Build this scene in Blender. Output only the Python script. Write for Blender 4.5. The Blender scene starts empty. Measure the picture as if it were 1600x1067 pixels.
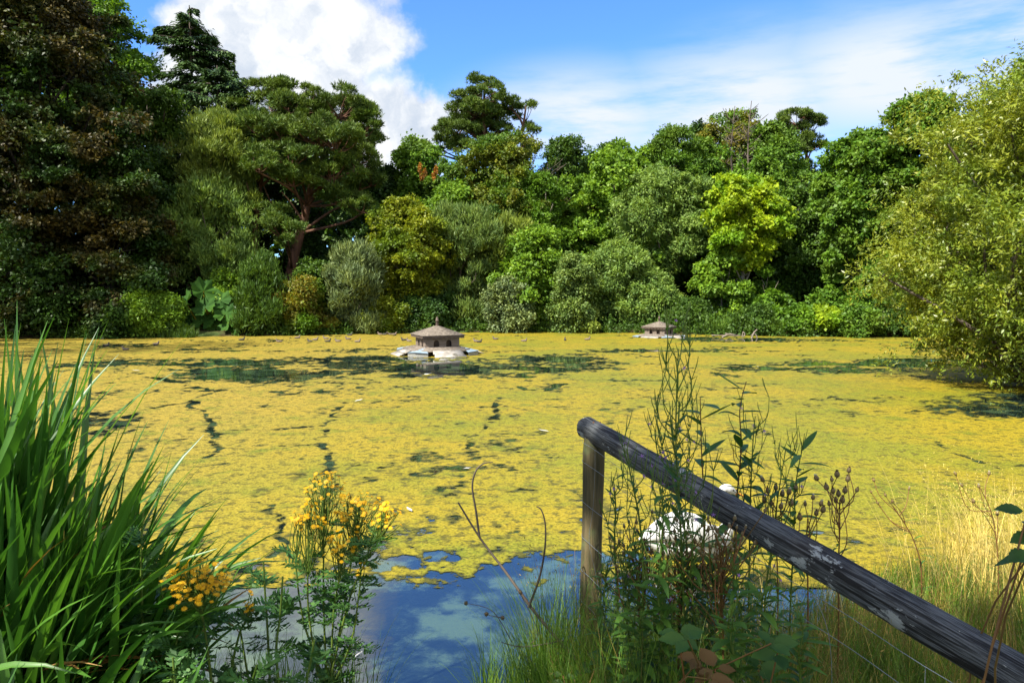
import bpy, math, random
import numpy as np
from mathutils import Vector
R_ = math.radians
sc = bpy.context.scene
COL = sc.collection

# ------------------------------------------------------------------ camera
F = 1150.0                      # focal length in photo pixels (1600 wide)
CAM_Z = 2.1
PITCH = math.atan(77.5 / F)
cam_d = bpy.data.cameras.new('camera')
cam_d.sensor_width = 36; cam_d.lens = F / 1600 * 36
cam_d.clip_start = 0.05; cam_d.clip_end = 3000
cam = bpy.data.objects.new('camera', cam_d); COL.objects.link(cam)
cam.location = (0, 0, CAM_Z); cam.rotation_euler = (math.pi / 2 - PITCH, 0, 0)
sc.camera = cam

def ray(px, py):
    a = PITCH
    fw = np.array([0, math.cos(a), -math.sin(a)]); up = np.array([0, math.sin(a), math.cos(a)])
    return fw + (px - 800) / F * np.array([1.0, 0, 0]) - (py - 533.5) / F * up
def at(px, py, Y):
    d = ray(px, py); return d / d[1] * Y + np.array([0, 0, CAM_Z])
def on_water(px, py, z=0.0):
    d = ray(px, py); return d * ((z - CAM_Z) / d[2]) + np.array([0, 0, CAM_Z])

# ------------------------------------------------------------------ light, sky, exposure
SUN_AZ = (-0.76, -0.65); SUN_EL = R_(50)
_n = math.hypot(*SUN_AZ); sx, sy = SUN_AZ[0] / _n, SUN_AZ[1] / _n
to_sun = Vector((sx * math.cos(SUN_EL), sy * math.cos(SUN_EL), math.sin(SUN_EL)))
sun_d = bpy.data.lights.new('sun', 'SUN'); sun_d.energy = 5.0; sun_d.angle = R_(0.5); sun_d.color = (1, .94, .84)
sun = bpy.data.objects.new('sun', sun_d); COL.objects.link(sun)
sun.rotation_euler = to_sun.to_track_quat('Z', 'Y').to_euler(); sun.location = to_sun * 60

world = bpy.data.worlds.new('World'); sc.world = world; world.use_nodes = True
def sky_world():
    nt = world.node_tree; N = nt.nodes; L = nt.links; N.clear()
    out = N.new('ShaderNodeOutputWorld'); bg = N.new('ShaderNodeBackground'); bg.inputs['Strength'].default_value = 0.12
    sky = N.new('ShaderNodeTexSky'); sky.sky_type = 'NISHITA'; sky.sun_disc = False
    sky.sun_elevation = SUN_EL; sky.sun_rotation = math.atan2(sx, sy); sky.air_density = 1.0; sky.dust_density = .35; sky.ozone_density = 2.2
    tc = N.new('ShaderNodeTexCoord'); D = tc.outputs['Generated']
    def math_(op, a, b=None, c=None, clamp=False):
        m = N.new('ShaderNodeMath'); m.operation = op; m.use_clamp = clamp
        for i, v in enumerate((a, b, c)):
            if v is None: continue
            if isinstance(v, (int, float)): m.inputs[i].default_value = v
            else: L.new(v, m.inputs[i])
        return m.outputs[0]
    def vmath(op, a, b):
        m = N.new('ShaderNodeVectorMath'); m.operation = op
        for i, v in enumerate((a, b)):
            if isinstance(v, tuple): m.inputs[i].default_value = v
            else: L.new(v, m.inputs[i])
        return m
    def noise(vec, scale, detail=6, rough=.55):
        n = N.new('ShaderNodeTexNoise'); n.inputs['Scale'].default_value = scale; n.inputs['Detail'].default_value = detail
        n.inputs['Roughness'].default_value = rough; L.new(vec, n.inputs['Vector']); return n
    def rng(v, a, b, c=0., d=1., smooth=True):
        m = N.new('ShaderNodeMapRange'); m.interpolation_type = 'SMOOTHSTEP' if smooth else 'LINEAR'
        for i, k in zip((1, 2, 3, 4), (a, b, c, d)): m.inputs[i].default_value = k
        L.new(v, m.inputs[0]); return m.outputs[0]
    n1 = noise(D, 9, 5, .5); n2 = noise(D, 26, 9, .62)
    off = vmath('SUBTRACT', n1.outputs['Color'], (.5, .5, .5)); off2 = vmath('SUBTRACT', n2.outputs['Color'], (.5, .5, .5))
    s1 = vmath('SCALE', off.outputs[0], (0, 0, 0)); s1.inputs[3].default_value = .10
    s2 = vmath('SCALE', off2.outputs[0], (0, 0, 0)); s2.inputs[3].default_value = .055
    P = vmath('ADD', vmath('ADD', D, s1.outputs[0]).outputs[0], s2.outputs[0]).outputs[0]
    blobs = [(262, 118, 42), (300, 60, 70), (360, 20, 95), (460, 60, 150), (560, 50, 78), (500, 190, 120), (600, 190, 90), (672, 182, 62),
             (640, 250, 90), (400, 180, 150), (340, 200, 120), (560, 260, 120), (430, -90, 130), (330, -170, 140), (500, -160, 90), (480, -10, 125)]
    dens = None
    for (px, py, r) in blobs:
        d = Vector(ray(px, py)).normalized(); k = r / F * .93
        ds = vmath('DISTANCE', P, tuple(d)).outputs['Value']
        v = math_('SUBTRACT', 1.0, math_('DIVIDE', ds, k))
        dens = v if dens is None else math_('SMOOTH_MAX', dens, v, .12)
    mask = rng(dens, -.08, .44)
    # cumulus tone: paler belly, bright crown
    n3 = noise(P, 11, 7, .55)
    tone = rng(n3.outputs['Fac'], .36, .6, .0, 1.)
    cr = N.new('ShaderNodeMix'); cr.data_type = 'RGBA'; L.new(tone, cr.inputs[0])
    cr.inputs['A'].default_value = (2.35, 2.65, 3.1, 1); cr.inputs['B'].default_value = (3.75, 3.8, 3.85, 1)
    # cirrus veil: stretched streaks, mostly to the right of the view
    mp = N.new('ShaderNodeMapping'); mp.inputs['Rotation'].default_value = (0, R_(14), 0); mp.inputs['Scale'].default_value = (1.6, 1.6, 9.)
    L.new(D, mp.inputs['Vector']); cn = noise(mp.outputs[0], 2.0, 9, .6)
    veil = None
    for (px, py, rx, k) in [(900, 190, 260, 1.2), (1150, 165, 280, 1.25), (1400, 115, 290, 1.2), (1620, 60, 280, 1.25), (1180, 100, 200, .6), (1250, 240, 240, .7), (1050, 220, 240, .8)]:
        d = Vector(ray(px, py)).normalized()
        df = vmath('SUBTRACT', D, tuple(d)).outputs[0]
        sq = vmath('MULTIPLY', df, (1, 1, 2.3)); ln = vmath('LENGTH', sq.outputs[0], (0, 0, 0)).outputs['Value']
        v = math_('MULTIPLY', rng(ln, 0, rx / F, 1, 0), k)
        veil = v if veil is None else math_('MAXIMUM', veil, v)
    ci = math_('MULTIPLY', rng(cn.outputs['Fac'], .27, .6), veil, clamp=True)
    mixc = N.new('ShaderNodeMix'); mixc.data_type = 'RGBA'; L.new(ci, mixc.inputs[0])
    tint = N.new('ShaderNodeMix'); tint.data_type = 'RGBA'; tint.blend_type = 'MULTIPLY'; tint.inputs[0].default_value = 1.
    L.new(sky.outputs[0], tint.inputs['A']); tint.inputs['B'].default_value = SKY_TINT
    L.new(tint.outputs['Result'], mixc.inputs['A']); mixc.inputs['B'].default_value = (3.05, 3.3, 3.65, 1)
    fc = noise(D, 2.3, 8, .55); dv = N.new('ShaderNodeVectorMath'); dv.operation = 'DOT_PRODUCT'; L.new(D, dv.inputs[0]); dv.inputs[1].default_value = tuple(Vector((.1, 1, .35)).normalized())
    fill_cloud = math_('MULTIPLY', rng(fc.outputs['Fac'], .42, .54), rng(dv.outputs['Value'], .72, .5, 0, 1)); glowc = N.new('ShaderNodeMix'); glowc.data_type = 'RGBA'; L.new(fill_cloud, glowc.inputs[0]); L.new(cr.outputs['Result'], glowc.inputs['A']); glowc.inputs['B'].default_value = (5.6, 5.5, 5.3, 1); cr = glowc; mask = math_('MAXIMUM', mask, fill_cloud)  # bright clouds added overhead and behind the camera as white fill light
    mixd = N.new('ShaderNodeMix'); mixd.data_type = 'RGBA'; L.new(mask, mixd.inputs[0])
    L.new(mixc.outputs['Result'], mixd.inputs['A']); L.new(cr.outputs['Result'], mixd.inputs['B'])
    L.new(mixd.outputs['Result'], bg.inputs['Color']); L.new(bg.outputs[0], out.inputs['Surface'])
SKY_TINT = (.40, .66, 1.06, 1)
sky_world()
sc.view_settings.view_transform = 'Standard'; sc.view_settings.look = 'None'; sc.view_settings.gamma = 1
sc.view_settings.exposure = 1.25
sc.render.engine = 'CYCLES'
cy = sc.cycles; cy.max_bounces = 7; cy.diffuse_bounces = 3; cy.glossy_bounces = 3; cy.transmission_bounces = 4; cy.transparent_max_bounces = 8
cy.caustics_reflective = False; cy.caustics_refractive = False

# ------------------------------------------------------------------ mesh helpers
class MB:
    def __init__(s): s.v = []; s.f = {}; s.n = 0
    def add(s, v, f):
        v = np.asarray(v, float).reshape(-1, 3); f = np.asarray(f, int)
        if len(v) == 0 or len(f) == 0: return
        s.v.append(v); s.f.setdefault(f.shape[1], []).append(f + s.n); s.n += len(v)
    def mesh(s, name, smooth=False):
        me = bpy.data.meshes.new(name); V = np.concatenate(s.v)
        me.vertices.add(len(V)); me.vertices.foreach_set('co', V.astype(np.float32).ravel())
        lv = []; ls = []; st = 0
        for k, fl in s.f.items():
            f = np.concatenate(fl); lv.append(f.ravel()); ls.append(st + np.arange(len(f)) * k); st += f.size
        me.loops.add(st); me.loops.foreach_set('vertex_index', np.concatenate(lv).astype(np.int32))
        st_ = np.concatenate(ls).astype(np.int32); me.polygons.add(len(st_)); me.polygons.foreach_set('loop_start', st_)
        if smooth: me.polygons.foreach_set('use_smooth', np.ones(len(st_), bool))
        me.update(calc_edges=True); return me
    def build(s, name, mat, parent=None, loc=(0, 0, 0), smooth=False):
        o = bpy.data.objects.new(name, s.mesh(name, smooth)); COL.objects.link(o); o.location = loc
        if mat: o.data.materials.append(mat)
        if parent: o.parent = parent
        return o
def tag(o, label=None, cat=None, group=None, kind=None):
    if label: o['label'] = label
    if cat: o['category'] = cat
    if group: o['group'] = group
    if kind: o['kind'] = kind
    return o
def thing(name, label, cat, loc=(0, 0, 0), rz=0, group=None):
    o = bpy.data.objects.new(name, None); COL.objects.link(o); o.empty_display_size = .2
    o.location = tuple(float(v) for v in loc); o.rotation_euler = (0, 0, rz); return tag(o, label, cat, group)
def unit(v):
    v = np.asarray(v, float); return v / np.maximum(np.linalg.norm(v, axis=-1, keepdims=True), 1e-9)
def spline(P, n):
    P = np.asarray(P, float); m = len(P)
    if m < 3: return P[0] + (P[-1] - P[0]) * np.linspace(0, 1, n)[:, None]
    t = np.linspace(0, m - 1 - 1e-6, n); i = t.astype(int); u = (t - i)[:, None]
    g = lambda k: P[np.clip(k, 0, m - 1)]
    a, b, c, d = g(i - 1), g(i), g(i + 1), g(i + 2)
    return .5 * ((2 * b) + (c - a) * u + (2 * a - 5 * b + 4 * c - d) * u**2 + (3 * b - a - 3 * c + d) * u**3)
def tube(mb, pts, rad, seg=7, squash=None, upv=None, cap=True):
    """swept tube; squash = (side, up) radius multipliers per ring"""
    pts = np.asarray(pts, float); n = len(pts); rad = np.broadcast_to(np.asarray(rad, float), (n,))
    T = unit(np.gradient(pts, axis=0)); u = np.array(upv if upv is not None else (0.13, .21, 1.0)); rings = []
    if abs(T[0] @ unit(u)) > .95 and upv is None: u = np.array([1., .2, .1])
    a = np.linspace(0, 2 * math.pi, seg, endpoint=False)
    for k in range(n):
        s = np.cross(T[k], u); s = s / max(np.linalg.norm(s), 1e-9); w = np.cross(s, T[k])
        q = (1, 1) if squash is None else squash[k]
        rings.append(pts[k] + rad[k] * (np.cos(a)[:, None] * s * q[0] + np.sin(a)[:, None] * w * q[1]))
        if upv is None: u = w
    V = np.concatenate(rings); i = np.arange(n - 1)[:, None] * seg; j = np.arange(seg)[None]; j2 = (j + 1) % seg
    mb.add(V, np.stack([i + j, i + j2, i + seg + j2, i + seg + j], -1).reshape(-1, 4))
    if cap:
        for r, fl in ((rings[0], True), (rings[-1], False)):
            idx = np.arange(seg); idx = idx[::-1] if fl else idx
            mb.add(r, idx[None])
def ribbon(mb, pts, w, side, fold=.25):
    pts = np.asarray(pts, float); n = len(pts); T = unit(np.gradient(pts, axis=0)); side = np.broadcast_to(np.asarray(side, float), (n, 3))
    s = unit(side - (side * T).sum(1, keepdims=True) * T); nn = np.cross(s, T); w = np.asarray(w)[:, None]
    V = np.stack([pts - s * w / 2, pts - nn * w * fold, pts + s * w / 2], 1).reshape(-1, 3)
    i = np.arange(n - 1)[:, None] * 3; j = np.arange(2)[None]
    mb.add(V, np.stack([i + j, i + j + 1, i + j + 4, i + j + 3], -1).reshape(-1, 4))
def blades(mb, base, L, W, az, lean, bend, seg=5, fold=.2, sharp=1.4, twist=None):
    base = np.asarray(base, float); N = len(base); s = np.linspace(0, 1, seg + 1)
    th = lean[:, None] + bend[:, None] * s[None]**1.6
    d = np.stack([np.cos(az), np.sin(az), 0 * az], -1)
    step = (L / seg)[:, None]; H = np.cumsum(np.concatenate([0 * step, np.sin(th[:, :-1]) * step], 1), 1); Z = np.cumsum(np.concatenate([0 * step, np.cos(th[:, :-1]) * step], 1), 1)
    P = base[:, None] + H[..., None] * d[:, None] + Z[..., None] * np.array([0, 0, 1.])
    side = np.stack([-np.sin(az), np.cos(az), 0 * az], -1)[:, None] + 0 * P
    nrm = np.cross(side, np.stack([np.sin(th) * d[:, None, 0], np.sin(th) * d[:, None, 1], np.cos(th)], -1))
    if twist is not None:
        tw = twist[:, None, None] * np.ones_like(s)[None, :, None]; side, nrm = side * np.cos(tw) + nrm * np.sin(tw), nrm * np.cos(tw) - side * np.sin(tw)
    w = W[:, None, None] * (np.minimum(1, .55 + s * 2) * (1 - s**sharp * .97))[None, :, None]
    V = np.stack([P - side * w / 2, P + nrm * w * fold, P + side * w / 2], 2)
    m = 3 * (seg + 1); i = (np.arange(N) * m)[:, None, None] + (np.arange(seg) * 3)[None, :, None]; j = np.arange(2)[None, None]
    mb.add(V.reshape(-1, 3), np.stack([i + j, i + j + 1, i + j + 4, i + j + 3], -1).reshape(-1, 4))
def leaves(mb, c, a, n, l, w, fold=.12):
    """one bent rhombus per leaf"""
    a = unit(a); n = unit(n - (n * a).sum(1, keepdims=True) * a); b = np.cross(n, a); l = np.broadcast_to(l, len(c))[:, None]; w = np.broadcast_to(w, len(c))[:, None]
    V = np.stack([c - a * l / 2, c + b * w / 2 + n * w * fold - a * l * .08, c + a * l / 2 - n * l * .08, c - b * w / 2 + n * w * fold - a * l * .08], 1)
    mb.add(V.reshape(-1, 3), np.arange(len(c) * 4).reshape(-1, 4))
def box(mb, c, s, rz=0):
    x, y, z = np.asarray(s, float) / 2
    V = np.array([[-x, -y, -z], [x, -y, -z], [x, y, -z], [-x, y, -z], [-x, -y, z], [x, -y, z], [x, y, z], [-x, y, z]])
    ca, sa = math.cos(rz), math.sin(rz); V = V @ np.array([[ca, sa, 0], [-sa, ca, 0], [0, 0, 1]]) + np.asarray(c)
    mb.add(V, [[0, 3, 2, 1], [4, 5, 6, 7], [0, 1, 5, 4], [1, 2, 6, 5], [2, 3, 7, 6], [3, 0, 4, 7]])
def rdir(rng, n): return unit(rng.normal(size=(n, 3)))
# value noise in numpy
_tab = np.random.default_rng(5).random((256, 256))
def vnoise(x, y):
    xi = np.floor(x).astype(int); yi = np.floor(y).astype(int); u = x - xi; v = y - yi; u = u * u * (3 - 2 * u); v = v * v * (3 - 2 * v)
    g = lambda a, b: _tab[a % 256, b % 256]
    return (g(xi, yi) * (1 - u) + g(xi + 1, yi) * u) * (1 - v) + (g(xi, yi + 1) * (1 - u) + g(xi + 1, yi + 1) * u) * v
def fbm(x, y, o=4):
    r = 0; a = .5; t = 0
    for k in range(o): r = r + a * vnoise(x * 2**k + 17.3 * k, y * 2**k + 9.1 * k); t += a; a *= .55
    return r / t

# ------------------------------------------------------------------ materials
def newmat(name):
    m = bpy.data.materials.new(name); m.use_nodes = True; nt = m.node_tree; nt.nodes.clear(); return m, nt.nodes, nt.links
def mixc(N, L, fac, a, b, blend='MIX'):
    m = N.new('ShaderNodeMix'); m.data_type = 'RGBA'; m.blend_type = blend
    for s, v in ((0, fac), ('A', a), ('B', b)):
        if isinstance(v, (int, float)): m.inputs[s].default_value = v
        elif isinstance(v, tuple): m.inputs[s].default_value = (*v[:3], 1)
        else: L.new(v, m.inputs[s])
    return m.outputs['Result']
def ntex(N, L, vec, scale, detail=4, rough=.55, mapscale=None):
    if mapscale:
        mp = N.new('ShaderNodeMapping'); mp.inputs['Scale'].default_value = mapscale; L.new(vec, mp.inputs['Vector']); vec = mp.outputs[0]
    n = N.new('ShaderNodeTexNoise'); n.inputs['Scale'].default_value = scale; n.inputs['Detail'].default_value = detail; n.inputs['Roughness'].default_value = rough
    L.new(vec, n.inputs['Vector']); return n.outputs['Fac']
def mrange(N, L, v, a, b, c=0., d=1.):
    m = N.new('ShaderNodeMapRange'); m.interpolation_type = 'SMOOTHSTEP'
    for i, k in zip((1, 2, 3, 4), (a, b, c, d)): m.inputs[i].default_value = k
    L.new(v, m.inputs[0]); return m.outputs[0]
def leafmat(name, c1, c2, c3=None, trans=.32, rough=.5, nscale=.45, spec=.22, patch=(.45, .62), gain=1.42, blue=.72, red=1.0, grn=1.04):
    kk = lambda c: c and (min(c[0] * gain * red, .8), min(c[1] * gain * grn, .8), min(c[2] * gain * blue, .8)); c1, c2, c3 = kk(c1), kk(c2), kk(c3)
    m, N, L = newmat(name); out = N.new('ShaderNodeOutputMaterial'); geo = N.new('ShaderNodeNewGeometry'); tc = N.new('ShaderNodeTexCoord')
    col = mixc(N, L, geo.outputs['Random Per Island'], c1, c2)
    if c3: col = mixc(N, L, mrange(N, L, ntex(N, L, tc.outputs['Object'], nscale, 3), *patch), col, c3)
    col = mixc(N, L, 1.0, col, mixc(N, L, mrange(N, L, ntex(N, L, tc.outputs['Object'], nscale * 2.6, 3), .38, .62), (.76, .8, .85), (1.2, 1.14, .9)), 'MULTIPLY')
    p = N.new('ShaderNodeBsdfPrincipled'); L.new(col, p.inputs['Base Color']); p.inputs['Roughness'].default_value = rough; p.inputs['Specular IOR Level'].default_value = spec
    t = N.new('ShaderNodeBsdfTranslucent'); tcol = mixc(N, L, 1.0, col, (1.25, 1.2, .55), 'MULTIPLY'); L.new(tcol, t.inputs['Color'])
    ms = N.new('ShaderNodeMixShader'); ms.inputs[0].default_value = trans; L.new(p.outputs[0], ms.inputs[1]); L.new(t.outputs[0], ms.inputs[2]); L.new(ms.outputs[0], out.inputs['Surface']); return m
def roughmat(name, c1, c2, scale=6, mapscale=(1, 1, 1), rough=.85, bump=.3, c3=None, c3range=(.6, .68), c3scale=9, detail=6, spec=.25):
    m, N, L = newmat(name); out = N.new('ShaderNodeOutputMaterial'); tc = N.new('ShaderNodeTexCoord')
    f = ntex(N, L, tc.outputs['Object'], scale, detail, .6, mapscale); col = mixc(N, L, mrange(N, L, f, .3, .7), c1, c2)
    if c3: col = mixc(N, L, mrange(N, L, ntex(N, L, tc.outputs['Object'], c3scale, 5), *c3range), col, c3)
    p = N.new('ShaderNodeBsdfPrincipled'); L.new(col, p.inputs['Base Color']); p.inputs['Roughness'].default_value = rough; p.inputs['Specular IOR Level'].default_value = spec
    if bump:
        b = N.new('ShaderNodeBump'); b.inputs['Strength'].default_value = bump; b.inputs['Distance'].default_value = .03; L.new(f, b.inputs['Height']); L.new(b.outputs[0], p.inputs['Normal'])
    L.new(p.outputs[0], out.inputs['Surface']); return m

M = {}
M['bark'] = roughmat('bark', (.045, .035, .025), (.13, .105, .08), 5, (1, 1, .25), bump=.6)
M['bark_dark'] = roughmat('bark_dark', (.02, .016, .012), (.05, .04, .03), 5, (1, 1, .25), bump=.6)
M['bark_pale'] = roughmat('bark_pale', (.14, .12, .09), (.28, .25, .19), 5, (1, 1, .3), bump=.5)
M['bark_pine'] = roughmat('bark_pine', (.07, .036, .022), (.17, .085, .05), 4, (1, 1, .3), bump=.6)
M['deadwood'] = roughmat('deadwood', (.1, .08, .06), (.24, .2, .16), 8, (1, 1, .3), bump=.3)
LM = {
 'copper':  leafmat('copper_leaf', (.014, .016, .008), (.072, .052, .018), (.02, .045, .01), trans=.2, patch=(.40, .58), nscale=.3, spec=.2, rough=.5),
 'maple':   leafmat('maple_leaf', (.052, .11, .012), (.09, .165, .02), trans=.35),
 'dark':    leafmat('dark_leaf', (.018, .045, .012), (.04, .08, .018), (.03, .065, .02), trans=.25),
 'fir':     leafmat('fir_needle', (.018, .042, .018), (.042, .075, .028), trans=.1),
 'pine':    leafmat('pine_needle', (.032, .07, .016), (.09, .125, .028), (.06, .09, .02), trans=.15),
 'sallow':  leafmat('sallow_leaf', (.085, .125, .03), (.155, .19, .05), trans=.3, spec=.2),
 'grey':    leafmat('grey_leaf', (.065, .095, .05), (.13, .16, .09), trans=.2, spec=.2),
 'gold':    leafmat('gold_leaf', (.085, .12, .011), (.16, .17, .016), (.075, .115, .013), trans=.35),
 'bronze':  leafmat('bronze_leaf', (.06, .09, .012), (.12, .12, .016), (.05, .1, .015), trans=.3),
 'willow':  leafmat('willow_leaf', (.06, .105, .035), (.115, .155, .055), trans=.25, spec=.2),
 'bright':  leafmat('bright_leaf', (.075, .145, .018), (.125, .2, .03), trans=.35),
 'mid':     leafmat('mid_leaf', (.045, .105, .014), (.09, .155, .022), (.07, .12, .02), trans=.3),
 'ash':     leafmat('ash_leaf', (.08, .14, .04), (.135, .19, .06), trans=.3),
 'lime':    leafmat('lime_leaf', (.15, .22, .012), (.24, .29, .02), (.11, .2, .018), trans=.38),
 'olive':   leafmat('olive_leaf', (.098, .13, .016), (.19, .205, .03), (.105, .15, .022), trans=.34, spec=.4, rough=.4, nscale=.8),
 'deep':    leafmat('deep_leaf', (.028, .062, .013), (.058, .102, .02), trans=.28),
 'autumn':  leafmat('autumn_leaf', (.075, .105, .015), (.16, .12, .026), (.06, .12, .016), trans=.3),
}
# ------------------------------------------------------------------ pond outline and terrain
def wl(px, py): p = on_water(px, py); return (p[0], p[1])
SHORE = [(-2.4, 3.75), (-1.2, 3.6), (0.0, 3.55), (.35, 3.6), (1.0, 4.05), (1.7, 4.4), (2.4, 4.85), (3.0, 5.25), (3.7, 5.6), (5.2, 6.6), (9, 9.5), (13, 13), (17, 18), (21, 25), (22, 31)]
SHORE += [wl(1500, 527), wl(1400, 526.5), wl(1250, 526), wl(1100, 523), wl(1000, 520.5), wl(830, 519), wl(700, 520), wl(600, 521.5), wl(400, 525), wl(200, 528), wl(0, 529)]
SHORE += [(-28, 31), (-27, 26), (-20, 19), (-12, 11.5), (-7, 7), (-4, 4.8)]
SH = np.array(SHORE)
def sdist(x, y):
    """signed distance to the shore, negative in the pond"""
    x = np.asarray(x, float); y = np.asarray(y, float); d = np.full(x.shape, 1e9); ins = np.zeros(x.shape, bool)
    for k in range(len(SH)):
        a = SH[k]; b = SH[(k + 1) % len(SH)]; e = b - a; t = np.clip(((x - a[0]) * e[0] + (y - a[1]) * e[1]) / (e @ e), 0, 1)
        d = np.minimum(d, np.hypot(x - a[0] - t * e[0], y - a[1] - t * e[1]))
        c = ((a[1] > y) != (b[1] > y)) & (x < (b[0] - a[0]) * (y - a[1]) / (b[1] - a[1] + 1e-12) + a[0]); ins ^= c
    return np.where(ins, -d, d)
def tz(x, y):
    x = np.asarray(x, float); y = np.asarray(y, float)
    s = sdist(x, y); s = s + .35 * (fbm(x * .7 + 40, y * .7, 3) - .5) * np.clip(np.abs(s), 0, 1)
    out = .02 + .42 * (1 - np.exp(-np.clip(s, 0, None) / 1.1)) + 1.2 * np.clip((s - 3) / 14, 0, 1)**1.5 * (y > 9) + 3.0 * np.clip((s - 14) / 40, 0, 1) * (y > 20)
    out = out + .12 * (fbm(x * .9, y * .9, 3) - .5) * np.clip(s, 0, 1)
    inn = -.75 * (1 - np.exp(np.clip(s, None, 0) / 1.3)) - .02
    return np.where(s > 0, out, inn)
def tz1(x, y): return float(tz(np.array([x]), np.array([y]))[0])
def terrain():
    nr, na = 230, 420
    r = np.concatenate([[0.02], np.geomspace(.35, 900, nr - 1)]); a = np.linspace(0, 2 * math.pi, na, endpoint=False)
    X = r[:, None] * np.sin(a); Y = r[:, None] * np.cos(a); V = np.stack([X, Y, tz(X, Y)], -1).reshape(-1, 3)
    i = np.arange(nr - 1)[:, None] * na; j = np.arange(na)[None]; j2 = (j + 1) % na
    mb = MB(); mb.add(V, np.stack([i + j, i + na + j, i + na + j2, i + j2], -1).reshape(-1, 4)); mb.add(V[:na], np.arange(na)[None])
    m, N, L = newmat('soil'); out = N.new('ShaderNodeOutputMaterial'); tc = N.new('ShaderNodeTexCoord'); geo = N.new('ShaderNodeNewGeometry')
    f = ntex(N, L, tc.outputs['Object'], 5, 8, .65); col = mixc(N, L, mrange(N, L, f, .3, .7), (.035, .028, .016), (.09, .08, .03))
    col = mixc(N, L, mrange(N, L, ntex(N, L, tc.outputs['Object'], .8, 5), .45, .6), col, (.045, .07, .018))
    sp = N.new('ShaderNodeSeparateXYZ'); L.new(geo.outputs['Position'], sp.inputs[0])
    bed = mixc(N, L, mrange(N, L, ntex(N, L, tc.outputs['Object'], 1.7, 7, .6), .42, .66), (.015, .06, .11), (.22, .32, .10))
    col = mixc(N, L, mrange(N, L, sp.outputs['Z'], -.12, -.03, 1, 0), col, bed)
    p = N.new('ShaderNodeBsdfPrincipled'); L.new(col, p.inputs['Base Color']); p.inputs['Roughness'].default_value = .95; p.inputs['Specular IOR Level'].default_value = .1
    b = N.new('ShaderNodeBump'); b.inputs['Strength'].default_value = .5; b.inputs['Distance'].default_value = .05; L.new(f, b.inputs['Height']); L.new(b.outputs[0], p.inputs['Normal']); L.new(p.outputs[0], out.inputs['Surface'])
    tag(mb.build('ground', m, smooth=True), kind='structure')
terrain()
def water():
    mb = MB(); c = SH.mean(0); V = np.array([(*(c + (p - c) * 1.0 + unit(p - c) * .5), 0) for p in SH]); mb.add(V, np.arange(len(V))[None])
    m, N, L = newmat('pond_water'); out = N.new('ShaderNodeOutputMaterial'); tc = N.new('ShaderNodeTexCoord')
    fr = N.new('ShaderNodeFresnel'); fr.inputs['IOR'].default_value = 2.3
    gl = N.new('ShaderNodeBsdfGlossy'); gl.inputs['Roughness'].default_value = .015; gl.inputs['Color'].default_value = (.95, .97, 1, 1)
    tr = N.new('ShaderNodeBsdfTransparent'); tr.inputs['Color'].default_value = (.42, .6, .62, 1)
    ms = N.new('ShaderNodeMixShader'); f = ntex(N, L, tc.outputs['Object'], 2.2, 4, .5)
    df = N.new('ShaderNodeBsdfDiffuse'); wd = mrange(N, L, ntex(N, L, tc.outputs['Object'], 1.5, 9, .68), .44, .62); L.new(mixc(N, L, wd, (.03, .065, .075), (.085, .145, .07)), df.inputs['Color']); tm = N.new('ShaderNodeMixShader'); L.new(mrange(N, L, wd, 0, 1, .15, .55), tm.inputs[0])
    b = N.new('ShaderNodeBump'); b.inputs['Strength'].default_value = .06; b.inputs['Distance'].default_value = .04; L.new(f, b.inputs['Height'])
    L.new(b.outputs[0], gl.inputs['Normal']); L.new(b.outputs[0], fr.inputs['Normal'])
    L.new(fr.outputs[0], ms.inputs[0]); L.new(tr.outputs[0], tm.inputs[1]); L.new(df.outputs[0], tm.inputs[2]); L.new(tm.outputs[0], ms.inputs[1]); L.new(gl.outputs[0], ms.inputs[2]); L.new(ms.outputs[0], out.inputs['Surface'])
    tag(mb.build('water', m), kind='structure')
water()

# ------------------------------------------------------------------ floating algae: a mat with holes, laid out in metres on the pond
OPEN = [(500, 577, 190, 19), (380, 590, 110, 10), (250, 566, 130, 5), (620, 566, 95, 12), (800, 572, 130, 14), (870, 560, 70, 6), (1290, 573, 150, 10), (1440, 566, 90, 8),
        (1540, 632, 95, 20), (1640, 640, 110, 26), (170, 656, 70, 10), (150, 668, 60, 12), (1130, 530, 75, 3.5), (1240, 531, 80, 3), (560, 548, 60, 3), (330, 548, 90, 3.5), (200, 539, 70, 2.5), (960, 548, 60, 3), (1080, 548, 80, 3), (700, 577, 60, 7)]
TRACKS = [[(545, 628), (522, 640), (512, 668), (506, 690), (515, 720), (518, 760), (512, 800)], [(350, 608), (300, 628), (322, 655), (335, 690), (322, 720)], [(300, 628), (230, 640), (190, 655)],
          [(770, 630), (775, 655), (745, 680), (730, 700)], [(880, 600), (845, 612), (800, 604)], [(500, 665), (420, 672), (370, 672)], [(395, 770), (420, 800), (440, 850), (420, 870)],
          [(1460, 690), (1500, 712), (1560, 735)], [(250, 590), (330, 612)]]
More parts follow.
